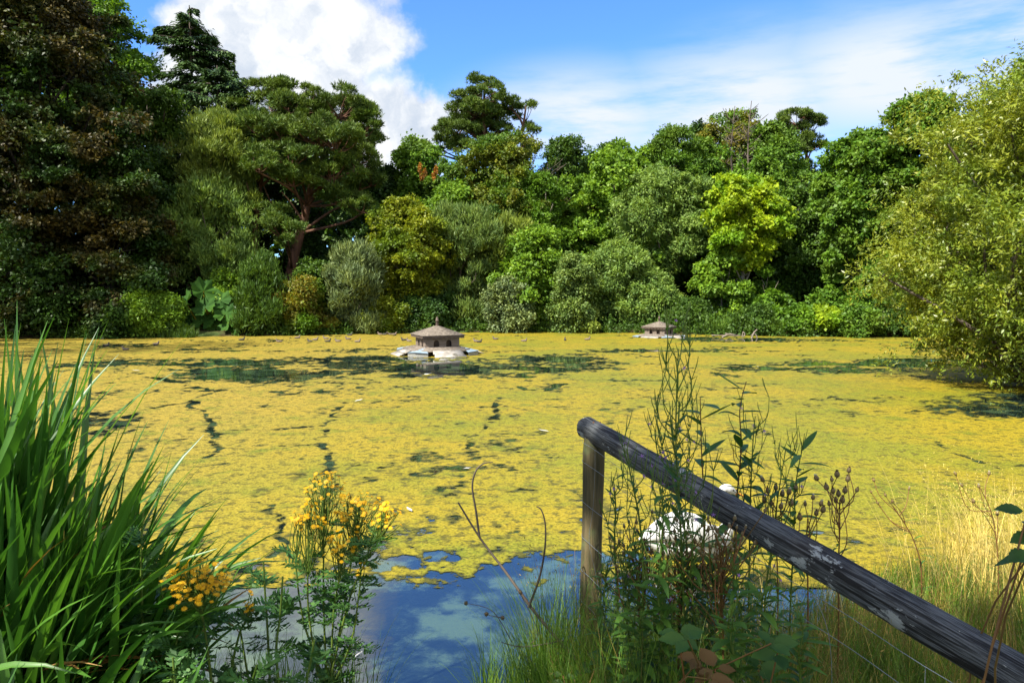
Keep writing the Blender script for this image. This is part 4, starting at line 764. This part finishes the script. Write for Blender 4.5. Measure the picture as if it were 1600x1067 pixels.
# ------------------------------------------------------------------ near-bank plants
PM = {
 'iris': leafmat('iris_leaf', (.024, .08, .014), (.06, .145, .026), trans=.35, rough=.38, spec=.5),
 'iris_dead': leafmat('dead_iris_leaf', (.12, .06, .025), (.24, .14, .06), trans=.2),
 'herb': leafmat('herb_leaf', (.035, .085, .022), (.07, .14, .03), trans=.3, rough=.45),
 'bramble': leafmat('bramble_leaf', (.018, .05, .012), (.035, .075, .018), trans=.2, rough=.5), 'herb_red': leafmat('bramble_red_leaf', (.075, .045, .024), (.11, .06, .03), trans=.25),
 'ragleaf': leafmat('ragwort_leaf', (.025, .075, .025), (.055, .12, .04), trans=.25),
 'ragflower': leafmat('ragwort_flower', (.38, .2, .005), (.5, .3, .01), red=1, grn=1, trans=.3),
 'violet': leafmat('violet_petal', (.3, .14, .5), (.42, .2, .6), trans=.4, gain=1, blue=1, red=1, grn=1),
 'stem': leafmat('green_stem', (.05, .09, .02), (.08, .11, .03), trans=.05), 'redstem': leafmat('reddish_stem', (.09, .06, .025), (.12, .05, .03), trans=.05),
 'grass': leafmat('grass_blade', (.042, .1, .013), (.1, .17, .024), (.15, .14, .035), trans=.35, patch=(.55, .75), nscale=2),
 'straw': leafmat('straw_blade', (.29, .225, .075), (.5, .39, .18), (.2, .19, .045), red=1, grn=1, trans=.3, nscale=2, patch=(.5, .7)), 'brown': leafmat('brown_grass', (.11, .075, .03), (.25, .17, .08), (.06, .09, .02), trans=.25, nscale=3, patch=(.45, .6)),
 'seedhead': leafmat('brown_seedhead', (.06, .04, .025), (.16, .11, .07), trans=.1), 'fluff': leafmat('white_fluff', (.55, .53, .48), (.7, .68, .64), trans=.4, gain=1, blue=1, red=1, grn=1)}
def iris_clump(label, cx, cy, rx, ry, n, L0, L1, seed, az0=0.0, azs=1.3, lean=(.02, .35), bend=(.1, 1.2), dead=.07):
    rng = np.random.default_rng(seed); o = np.array([cx, cy, tz1(cx, cy) - .05]); t = thing('iris_clump', label, 'plant', o, group='yellow flag clumps on the left bank')
    q = rng.normal(size=(n, 2)) * .45; b = np.stack([q[:, 0] * rx, q[:, 1] * ry, 0 * q[:, 0]], -1); az = az0 + rng.normal(size=n) * azs; L = rng.uniform(L0, L1, n) * np.where(rng.random(n) < .25, .7, 1)
    isd = rng.random(n) < dead; le = rng.uniform(*lean, n); be = rng.uniform(*bend, n)**1.0 * rng.random(n)**.8; be = np.where(isd, be + 1.0, be); L = np.where(isd, L * .7, L)
    for nm, mat, k in (('leaf', 'iris', ~isd), ('dead_leaf', 'iris_dead', isd)):
        mb = MB(); blades(mb, b[k], L[k], rng.uniform(.036, .07, k.sum()) * np.where(isd[k], .6, 1), az[k], le[k], be[k], 12, .14, 2.4, rng.uniform(-.9, .9, k.sum())); mb.build(nm, PM[mat], t)
iris_clump('tallest iris clump with upright sword leaves at the far left edge', -2.0, 2.62, .22, .5, 260, 1.35, 1.82, 1, .3, 1.4, (.0, .16), (.05, 1.3))
iris_clump('middle iris clump with broad arching leaves beside the tallest clump', -1.76, 2.55, .2, .45, 280, .95, 1.38, 2, .1, 1.1, (.0, .28), (.3, 2.1))
iris_clump('lower iris clump drooping right towards the ragwort', -1.58, 2.62, .2, .4, 150, .8, 1.2, 3, .05, .5, (.06, .36), (.6, 2.2), dead=.1)
iris_clump('short dark iris leaves in the bottom left corner', -1.36, 2.0, .26, .3, 110, .5, .85, 4, .3, 1.2, (.05, .5), (.3, 1.7), dead=.1)
def lance(mb, p, d, L, w, up=(0, 0, 1), droop=.3, seg=6):
    d = unit(d); s = np.linspace(0, 1, seg + 1); P = p + d * (s * L)[:, None] + np.array([0, 0, -1.]) * (droop * L * s**2)[:, None]
    ribbon(mb, P, w * np.maximum(.04, np.sin(np.pi * np.minimum(1, s * .93 + .05))**.8 * (1 - .25 * s)), np.cross(d, up) + 1e-3, .18)
def pinnate(rng, mb, p, d, L, w):
    d = unit(d); sd = unit(np.cross(d, [0, 0, 1]) + rng.normal(size=3) * .3); k = 7; s = np.linspace(.2, .95, k); P = p + d * (s * L)[:, None] + np.array([0, 0, -.3]) * (L * s**2)[:, None]
    lance(mb, p, d, L, w * .25, droop=.3, seg=5)
    for sg in (-1, 1):
        ax = sd * sg + d * .55 + rng.normal(size=(k, 3)) * .2; ll = w * (1.1 - .55 * np.abs(s - .55) * 1.6); c = P + unit(ax) * (ll * .5)[:, None]
        leaves(mb, c, ax, np.cross(d, sd) + rng.normal(size=(k, 3)) * .25, ll, ll * .42); c2 = P + unit(ax) * (ll * .85)[:, None]; leaves(mb, c2, ax + d * .9, np.cross(d, sd) + rng.normal(size=(k, 3)) * .3, ll * .5, ll * .22); leaves(mb, c2, ax - d * .4, np.cross(d, sd) + rng.normal(size=(k, 3)) * .3, ll * .45, ll * .2)
def flower(mb, p, n, r, k=11):
    n = unit(n); a = unit(np.cross(n, [.3, .8, .1])); b = np.cross(n, a); th = np.linspace(0, 6.283, k, endpoint=False)[:, None]; d = np.cos(th) * a + np.sin(th) * b + n * .15; leaves(mb, p + d * r * .62, d, np.tile(n, (k, 1)), r * .9, r * .34)
    th = np.linspace(0, 6.283, 7, endpoint=False)[:, None]; V = np.concatenate([[p + n * r * .3], p + (np.cos(th) * a + np.sin(th) * b) * r * .36 + n * r * .08]); mb.add(V, [[0, 1 + i, 1 + (i + 1) % 7] for i in range(7)])
def ragwort(label, Y, stems, seed, group=None, leafL=.13):
    """stems: list of (path px points bottom to top, n heads, spread m)"""
    rng = np.random.default_rng(seed); b = at(*stems[0][0][0], Y); o = np.array([b[0], Y, tz1(b[0], Y)]); t = thing('ragwort', label, 'plant', o); st = MB(); lf = MB(); fl = MB()
    for path, nh, spread in stems:
        P = np.array([at(q[0], q[1], Y) for q in path]) - o; P[:, 1] += rng.uniform(-.1, .1); P = np.concatenate([[[P[0, 0] * .4, P[0, 1] * .5, 0]], P]); S = spline(P, 24); tube(st, S, np.linspace(.006, .003, 24), 6); n = len(S)
        L = np.linalg.norm(S[-1] - S[0])
        for k in range(int(L / .042)):
            i = rng.integers(2, n - 4); az = k * 2.4 + rng.uniform(-.4, .4); pinnate(rng, lf, S[i], np.array([math.cos(az), math.sin(az), rng.uniform(.1, .8)]), leafL * rng.uniform(.6, 1.1) * (1.15 - .45 * i / n), .038 * rng.uniform(.7, 1.2))
        for k in range(int(nh * 1.7)):
            i = rng.integers(n - 8, n - 1); az = rng.uniform(0, 6.283); rr = spread * math.sqrt(rng.random()); e = S[-1] + np.array([math.cos(az) * rr, math.sin(az) * rr, .04 - .55 * rr * rr / spread + rng.uniform(-.05, .03)])
            limb(st, rng, S[i], e, .002, .0012, 6, .1); flower(fl, e, np.array([math.cos(az) * .4, math.sin(az) * .4 - .25, 1]) + rng.normal(size=3) * .25, rng.uniform(.0078, .0125))
    st.build('stem', PM['stem'], t); lf.build('foliage', PM['ragleaf'], t); 
    if fl.n: fl.build('blossom', PM['ragflower'], t)
ragwort('tall ragwort with wide yellow flower clusters standing against the open water', 3.0,
  [([(505, 1090), (500, 960), (500, 860), (502, 765)], 42, .085), ([(508, 1090), (530, 960), (545, 870), (555, 800)], 55, .11), ([(500, 1090), (480, 970), (478, 890), (480, 810)], 30, .07), ([(512, 1090), (545, 940), (580, 860), (605, 808)], 26, .06), ([(515, 1090), (520, 960), (530, 900), (535, 850)], 26, .08), ([(498, 1090), (465, 990), (452, 900), (455, 840)], 6, .03), ([(515, 1090), (550, 1000), (562, 930), (566, 890)], 4, .03)], 5)
ragwort('lower ragwort with one orange-yellow flower head over the water at left', 2.45, [([(330, 1090), (322, 1010), (312, 950), (305, 905)], 95, .115), ([(345, 1090), (360, 1010), (372, 985), (378, 965)], 8, .02)], 6)
ragwort('flowerless ragwort shoots between the two flowering ragworts', 2.6, [([(420, 1120), (415, 1000), (410, 920), (408, 880)], 0, .05), ([(450, 1120), (440, 1010), (446, 950), (450, 890)], 0, .05), ([(395, 1120), (380, 1030), (372, 980)], 0, .05)], 7)
ragwort('leafy thistle-like ragwort shoots rising through the drooping iris leaves', 2.6, [([(235, 1120), (230, 960), (228, 860), (232, 790)], 0, .05), ([(205, 1120), (190, 990), (195, 900)], 0, .05), ([(265, 1120), (258, 980), (246, 900)], 0, .05)], 8)
ragwort('low dark leafy shoots in the bottom edge below the ragworts', 2.3, [([(250, 1140), (255, 1060), (262, 1000)], 0, .05), ([(300, 1140), (290, 1060), (285, 1010)], 0, .05), ([(450, 1140), (470, 1070), (480, 1020)], 0, .05), ([(385, 1140), (390, 1080), (400, 1040)], 0, .05)], 9)
# dead twig over the water
tubes_thing('dead_twig', 'dead brown stem with hooked side shoots leaning over the open water', 'twig', [[(905, 1035, 2.95), (880, 1008, 3.0), (835, 955, 3.05), (790, 893, 3.1), (750, 840, 3.1), (716, 785, 3.1)], [(749, 838, 3.1), (744, 800, 3.1), (738, 760, 3.08), (744, 735, 3.06), (756, 724, 3.06), (770, 722, 3.05)], [(826, 948, 3.05), (842, 905, 3.03), (851, 860, 3.0), (852, 820, 3.0), (846, 797, 3.0), (838, 791, 3.0)]], M['bark'], r=(.0085, .0035))
tubes_thing('dead_twig', 'thin dry stalk with round seed heads near the foot of the dead stem', 'twig', [[(880, 1000, 2.9), (820, 1010, 2.9), (783, 1003, 2.9)], [(800, 1003, 2.9), (770, 955, 2.9), (728, 942, 2.9)], [(785, 965, 2.9), (760, 960, 2.9)], [(830, 1005, 2.9), (840, 985, 2.9), (812, 925, 2.9)]], M['bark'], r=(.003, .0015))

_tw = [o for o in COL.objects if o.name.startswith('dead_twig')][-1]
for (px, py) in [(728, 942), (760, 959), (785, 965), (813, 925)]:
    mb = MB(); c = at(px, py, 2.9) - np.array(_tw.location); e = rdir(np.random.default_rng(px), 60); leaves(mb, c + e * .007, e, rdir(np.random.default_rng(px + 1), 60), .008, .003); tube(mb, [c - [0, 0, .007], c - [0, 0, .004], c + [0, 0, .003], c + [0, 0, .007]], [.003, .0065, .0065, .003], 8); mb.build('seed_head', PM['seedhead'], _tw)
def willowherb(label, Y, path, seed, leaf=(.07, .018), t_leaf=(.15, .75), nleaf=26, branches=14, blen=(.08, .2), pods=3, flowers=4, stem='stem', group='willowherbs by the fence', name='willowherb', up=1.0, r=.0045, mat='herb'):
    rng = np.random.default_rng(seed); P = np.array([at(q[0], q[1], Y) for q in path]); g = tz1(P[0][0], Y); o = np.array([P[0][0], Y, g]); P = np.concatenate([[[P[0][0], Y, g]], P]) - o; S = spline(P, 40); T = unit(np.gradient(S, axis=0))
    t = thing(name, label, 'plant', o, group=group); st = MB(); lf = MB(); fl = MB(); tube(st, S, np.linspace(r, r * .35, 40), 6)
    h = np.cumsum(np.r_[0, np.linalg.norm(np.diff(S, axis=0), axis=1)]); h /= h[-1]; pt = lambda u: np.array([np.interp(u, h, S[:, q]) for q in range(3)])
    nleaf = int(nleaf * 1.7)
    for k in range(nleaf):
        u = t_leaf[0] + (t_leaf[1] - t_leaf[0]) * (k + rng.random() * .6) / nleaf; az = k * 2.4 + rng.uniform(-.5, .5); lance(lf, pt(u), np.array([math.cos(az), math.sin(az), rng.uniform(.1, .9)]), leaf[0] * rng.uniform(.75, 1.4), leaf[1] * rng.uniform(.9, 1.5), droop=rng.uniform(.1, .6))
    tips = []
    for k in range(branches):
        u = .5 + .48 * (k + rng.random()) / branches; a = pt(u); az = k * 2.4 + rng.uniform(-.4, .4); L = rng.uniform(*blen) * (1.3 - .5 * (u - .5) * 2); d = unit(np.array([math.cos(az) * .42, math.sin(az) * .42, up])); e = a + d * L
        Q = spline([a, a + unit(d + [math.cos(az) * .3, math.sin(az) * .3, -.2]) * L * .5, e], 7); tube(st, Q, np.linspace(r * .45, r * .25, 7), 4); tips.append(e)
        for q in range(pods):
            f = Q[rng.integers(2, 7)]; a2 = rng.uniform(0, 6.28); dd = unit(np.array([math.cos(a2) * .45, math.sin(a2) * .45, 1])); tube(st, [f, f + dd * rng.uniform(.03, .065), f + dd * .07 + [0, 0, .012]], [.0012, .0016, .0008], 4)
            if rng.random() < .6: lance(lf, f, dd * [1.4, 1.4, .6], rng.uniform(.02, .04), .007, seg=3)
    for k in range(flowers):
        e = tips[rng.integers(0, len(tips))] + rng.normal(size=3) * .012; flower(fl, e, np.array([rng.normal() * .4, -.7, .6]), rng.uniform(.007, .01), 5)
    st.build('stem', PM[stem], t); lf.build('foliage', PM[mat], t)
    if fl.n: fl.build('blossom', PM['violet'], t)
W = willowherb
W('tallest willowherb with bushy brush-like top rising above the rail', 2.3, [(1068, 960), (1062, 800), (1056, 680), (1060, 545)], 1, leaf=(.06, .016), t_leaf=(.25, .86), nleaf=60, branches=34, blen=(.1, .22), pods=4, flowers=14, r=.005)
W('slender willowherb with small violet flowers left of the tallest one', 2.35, [(1005, 930), (1000, 820), (985, 740), (980, 700)], 2, leaf=(.05, .011), t_leaf=(.3, .95), nleaf=44, branches=16, blen=(.06, .14), flowers=6)
W('fine-leaved willowherb just right of the post', 2.5, [(965, 950), (960, 860), (962, 790), (958, 745)], 3, leaf=(.05, .01), t_leaf=(.3, .95), nleaf=46, branches=14, blen=(.05, .12), flowers=3)
W('short willowherb against the rail below the tallest one', 2.25, [(1035, 960), (1032, 880), (1036, 800), (1030, 760)], 4, leaf=(.06, .014), t_leaf=(.3, .98), nleaf=42, branches=10, blen=(.05, .12), flowers=4)
W('thin side willowherb carrying violet buds left above the rail', 2.6, [(1075, 900), (1060, 780), (1035, 700), (1022, 640)], 5, leaf=(.04, .01), t_leaf=(.4, .95), nleaf=20, branches=12, blen=(.05, .14), flowers=6)
W('broad-leaved reddish stem standing alone behind the rail', 2.95, [(1145, 940), (1150, 800), (1158, 700), (1156, 640), (1166, 596)], 6, leaf=(.12, .033), t_leaf=(.3, .99), nleaf=26, branches=2, blen=(.04, .08), pods=1, flowers=0, stem='redstem')
W('broad-leaved stem between the tallest willowherb and the reddish stem', 2.85, [(1098, 930), (1100, 800), (1096, 700), (1094, 620)], 7, leaf=(.11, .033), t_leaf=(.3, .99), nleaf=22, branches=2, blen=(.04, .08), pods=1, flowers=0, stem='redstem')
W('willowherb with upright pods right of the reddish stem', 2.9, [(1170, 930), (1172, 800), (1176, 700), (1180, 650)], 8, leaf=(.09, .022), t_leaf=(.3, .9), nleaf=26, branches=14, blen=(.08, .18), flowers=5)
W('willowherb with dark leaves in front of the thistle heads', 2.85, [(1235, 950), (1240, 850), (1243, 760), (1256, 690)], 9, leaf=(.1, .024), t_leaf=(.3, .98), nleaf=30, branches=8, blen=(.05, .12), flowers=3)
W('willowherb leaning right between the pods and the thistle', 2.75, [(1195, 950), (1205, 860), (1215, 780), (1228, 700)], 10, leaf=(.07, .016), t_leaf=(.3, .9), nleaf=26, branches=14, blen=(.06, .16), flowers=5)
W('low leafy herb in the grass below the short willowherb', 2.3, [(1090, 1040), (1085, 960), (1080, 900), (1088, 860)], 11, leaf=(.075, .016), t_leaf=(.3, .98), nleaf=44, branches=6, blen=(.04, .1), flowers=2)
W('low leafy herb under the rail right of the swan', 2.2, [(1150, 1060), (1160, 980), (1150, 920), (1155, 880)], 12, leaf=(.07, .015), t_leaf=(.3, .98), nleaf=44, branches=8, blen=(.04, .1), flowers=2)
W('leafy herb filling the space beside the post foot', 2.5, [(945, 1060), (940, 980), (945, 920), (950, 880)], 13, leaf=(.06, .012), t_leaf=(.3, .98), nleaf=44, branches=8, blen=(.04, .1), flowers=0)
W('bushy leafy herb at the left of the weeds before the swan', 2.4, [(985, 1060), (980, 960), (984, 900), (980, 850)], 14, leaf=(.07, .02), t_leaf=(.35, .99), nleaf=50, branches=6, blen=(.03, .08), flowers=0)
W('bushy leafy herb in the middle of the weeds before the swan', 2.2, [(1030, 1060), (1034, 980), (1028, 930), (1032, 890)], 15, leaf=(.08, .022), t_leaf=(.35, .99), nleaf=50, branches=6, blen=(.03, .08), flowers=0)
W('bushy leafy herb under the swan breast', 2.3, [(1110, 1060), (1108, 980), (1114, 920), (1110, 870)], 16, leaf=(.07, .02), t_leaf=(.35, .99), nleaf=50, branches=6, blen=(.03, .08), flowers=1)
W('leafy herb just under the rail right of the fleabane', 2.1, [(1190, 1060), (1194, 1000), (1190, 950), (1196, 915)], 17, leaf=(.075, .02), t_leaf=(.35, .99), nleaf=44, branches=6, blen=(.03, .08), flowers=0)
W('low leafy herb farthest right under the rail', 2.0, [(1250, 1080), (1248, 1030), (1254, 990), (1250, 960)], 18, leaf=(.07, .02), t_leaf=(.35, .99), nleaf=40, branches=5, blen=(.03, .08), flowers=0)
W('dark leafy herb at the bottom between the bramble sprigs', 2.0, [(1145, 1090), (1148, 1040), (1142, 1000), (1146, 965)], 19, leaf=(.08, .024), t_leaf=(.3, .99), nleaf=44, branches=5, blen=(.03, .08), flowers=0)
W('dark leafy herb low in the grass right of the post', 2.2, [(1000, 1090), (1004, 1030), (1000, 985), (1003, 950)], 20, leaf=(.075, .022), t_leaf=(.3, .99), nleaf=44, branches=5, blen=(.03, .08), flowers=0)
def seedheads(label, Y, path, heads, seed, fluff=.35, r=.0085, cat='plant', name='knapweed', group='dry seed-head plants by the rail', leafy=10):
    rng = np.random.default_rng(seed); P = np.array([at(q[0], q[1], Y) for q in path]); g = tz1(P[0][0], Y); o = np.array([P[0][0], Y, g]); S = spline(np.concatenate([[[P[0][0], Y, g]], P]) - o, 30); t = thing(name, label, cat, o, group=group); st = MB(); hd = MB(); fl = MB(); lf = MB(); tube(st, S, np.linspace(.004, .002, 30), 5)
    for (px, py) in heads:
        e = at(px, py, Y + rng.uniform(-.06, .06)) - o; i = int(np.clip(np.argmin(np.abs(S[:, 2] - (e[2] - .1 - rng.uniform(0, .1)))), 3, 29)); limb(st, rng, S[i], e, .0022, .0015, 8, .12); d = unit(e - S[i] + [0, 0, .1]); q = r * rng.uniform(.8, 1.2)
        hd = MB(); fl = MB(); tube(hd, [e - d * q * .2, e + d * q * .4, e + d * q * 1.2, e + d * q * 2.0, e + d * q * 2.3], [q * .35, q * .95, q, q * .7, q * .55], 9)
        k = 14; dd = unit(d + rng.normal(size=(k, 3)) * .35); leaves(fl if rng.random() < fluff else hd, e + d * q * 2 + dd * q * .6, dd, rng.normal(size=(k, 3)), q * 1.4, q * .35)
        h_ = hd.build('seed_head', PM['seedhead'], t)
        if fl.n: fl.build('fluff', PM['fluff'], h_)
    for k in range(leafy): i = rng.integers(6, 24); a = rng.uniform(0, 6.28); lance(lf, S[i], np.array([math.cos(a), math.sin(a), .5]), rng.uniform(.05, .1), .012)
    st.build('stem', PM['redstem'], t)
    if lf.n: lf.build('foliage', PM['herb'], t)
SD = seedheads
SD('dry knapweed with clustered brown heads rising clear above the rail', 2.7, [(1310, 1000), (1310, 890), (1312, 830), (1312, 780)], [(1292, 765), (1277, 750), (1300, 752), (1308, 745), (1326, 738), (1324, 752), (1338, 768), (1310, 775), (1316, 785), (1306, 785), (1296, 790), (1302, 770), (1320, 770)], 1, .3)
SD('dry knapweed with loose heads left of the clustered one', 2.7, [(1262, 1000), (1262, 900), (1260, 850), (1262, 810)], [(1270, 780), (1282, 790), (1258, 790), (1275, 805), (1250, 812), (1285, 800)], 2, .3)
SD('dry fleabane with white-tufted heads right of the broad-leaved stem', 2.75, [(1215, 1000), (1215, 900), (1212, 830), (1214, 790)], [(1192, 752), (1200, 770), (1212, 765), (1222, 775), (1232, 772), (1205, 790), (1220, 795), (1235, 790), (1195, 785), (1242, 765)], 3, .6)
_r = np.random.default_rng(12)
SD('faded brown fleabane tangle in front of the swan', 2.35, [(1060, 1040), (1062, 960), (1060, 910), (1058, 880)], [(1058 + a, 872 + b) for a, b in zip(_r.normal(size=60) * 38, _r.normal(size=60) * 26)], 4, .4, .005)
SD('faded white-tufted fleabane left of the swan', 2.45, [(1000, 1040), (1000, 950), (998, 900), (1000, 870)], [(1000 + a, 865 + b) for a, b in zip(_r.normal(size=44) * 28, _r.normal(size=44) * 28)], 5, .5, .005)
SD('faded fleabane with white tufts under the rail beside the swan', 2.25, [(1130, 1040), (1128, 960), (1126, 900), (1130, 860)], [(1128 + a, 850 + b) for a, b in zip(_r.normal(size=44) * 36, _r.normal(size=44) * 28)], 6, .5, .005)
SD('dry stalk with sparse dark heads before the straw-coloured grass', 3.6, [(1440, 900), (1430, 850), (1415, 820), (1395, 790)], [(1362, 770), (1372, 787), (1395, 785), (1384, 775), (1420, 765), (1366, 752)], 7, .1, .007)
SD('sunlit thin stalk with pale pink heads at the right side', 3.9, [(1560, 900), (1555, 830), (1545, 790), (1530, 760)], [(1494, 742), (1504, 760), (1530, 762), (1522, 785), (1558, 805), (1545, 742)], 8, .5, .008)
def bramble(label, Y, leaves_px, mat, seed, size=.075):
    rng = np.random.default_rng(seed); c = at(*leaves_px[0][:2], Y); o = np.array([c[0], Y, tz1(c[0], Y)]); t = thing('bramble', label, 'plant', o, group='brambles on the near bank'); st = MB()
    for (px, py) in leaves_px:
        e = at(px, py, Y + rng.uniform(-.08, .08)) - o; limb(st, rng, np.array([rng.normal() * .05, rng.normal() * .05, 0]), e, .003, .002, 8, -.2); a0 = rng.uniform(0, 6.28); mb = MB()
        for k, (da, ln) in enumerate(((0, 1.15), (1.45, .9), (-1.45, .9))):
            a = a0 + da; d = np.array([math.cos(a), math.sin(a) * .7 - .2, .15 + rng.normal() * .15]); d = unit(d); L = size * ln * rng.uniform(.85, 1.15); s = np.linspace(0, 1, 13); P = e + d * (s * L + .008)[:, None] + np.array([0, 0, -1.]) * (.25 * L * s**2)[:, None]
            w = L * .68 * np.maximum(.03, np.sin(np.pi * s**.8) * (1 - .15 * (np.arange(13) % 2))); ribbon(mb, P, w, np.cross(d, [0, -.5, 1]), .2)
        mb.build('leaf', PM[mat], t)
    st.build('stem', PM['redstem'], t)
bramble('bramble sprig with reddish tired leaves at the bottom edge', 1.95, [(1095, 1030), (1118, 1045), (1105, 1060)], 'herb_red', 1, .058)
bramble('green bramble leaves low in the grass under the rail', 1.9, [(1205, 1005), (1215, 1020), (1075, 1000), (1185, 1045), (1060, 990)], 'bramble', 2, .058)
bramble('dark green leaves reaching in from the right edge', 1.5, [(1606, 800), (1612, 828), (1614, 862), (1630, 840)], 'bramble', 3, .058)
bramble('bramble leaves by the bank edge left of the post', 2.6, [(880, 1055), (905, 1045), (860, 1066), (935, 1030)], 'bramble', 4, .042)

# ------------------------------------------------------------------ grasses (nobody could count them)
def meadow(name, label, zones, mat, seed, panicle=None, W0=(.003, .006)):
    rng = np.random.default_rng(seed); mb = MB()
    for (x0, x1, y0, y1, dens, h0, h1, bend, az) in zones:
        n = int((x1 - x0) * (y1 - y0) * dens); x = rng.uniform(x0, x1, n); y = rng.uniform(y0, y1, n); k = (sdist(x, y) > .02) & (fbm(x * 3 + seed, y * 3, 3) > rng.uniform(.25, .6, n)); x, y = x[k], y[k]; n = len(x)
        h = rng.uniform(h0, h1, n) * (.7 + .6 * fbm(x * 2, y * 2 + 7, 2)); b = np.stack([x, y, tz(x, y) - .02], -1); a = rng.uniform(0, 6.283, n) if az is None else az + rng.normal(size=n) * 1.2
        blades(mb, b, h, rng.uniform(*W0, n), a, rng.uniform(0, .3, n), rng.uniform(.1, bend, n), 6, .15, 1.6)
        if panicle:
            m = int(n * panicle); q = rng.integers(0, n, m); k = 9; base = np.repeat(b[q] + np.stack([np.cos(a[q]) * .2 * h[q], np.sin(a[q]) * .2 * h[q], h[q] * rng.uniform(.78, .98, m)], -1), k, 0) + rng.normal(size=(m * k, 3)) * [.016, .016, .045]; leaves(mb, base, rng.normal(size=(m * k, 3)) * .5 + [0, 0, 1], rng.normal(size=(m * k, 3)), .014, .0035)
    tag(mb.build(name, PM[mat], tuple() and None), label, 'grass', kind='stuff')
meadow('green_grass', 'long green grass around the foot of the fence', [(.1, .95, 1.75, 3.6, 5200, .42, .85, 1.4, None), (.95, 1.6, 1.75, 2.7, 3200, .3, .6, 1.4, None), (-.15, .5, 2.5, 3.6, 2600, .25, .5, 1.6, None), (.95, 1.75, 2.6, 3.7, 2600, .3, .56, 1.4, None), (1.7, 2.7, 2.9, 4.8, 2000, .14, .36, 1.4, None), (-2.6, -.6, 2.2, 3.6, 900, .2, .5, 1.4, None), (2.4, 4.5, 3.0, 5.4, 1300, .15, .34, 1.2, None)], 'grass', 1)
meadow('brown_grass', 'brown seeding grass below the rail', [(.6, 2.0, 1.7, 2.8, 3000, .35, .68, 1.4, None), (.95, 1.75, 2.6, 3.7, 2200, .35, .6, 1.4, None), (1.7, 2.7, 2.8, 4.6, 1800, .14, .4, 1.4, None), (.2, .95, 1.9, 3.5, 1100, .5, .95, 1.2, None)], 'brown', 2, .25, (.002, .004))
meadow('straw_grass', 'sunlit straw-coloured dry grass at the right bank', [(2.5, 4.6, 3.5, 5.7, 820, .35, .85, 2.1, 2.6), (.6, 2.2, 2.0, 4.0, 60, .5, .9, .8, None)], 'straw', 3, .55, (.003, .006))
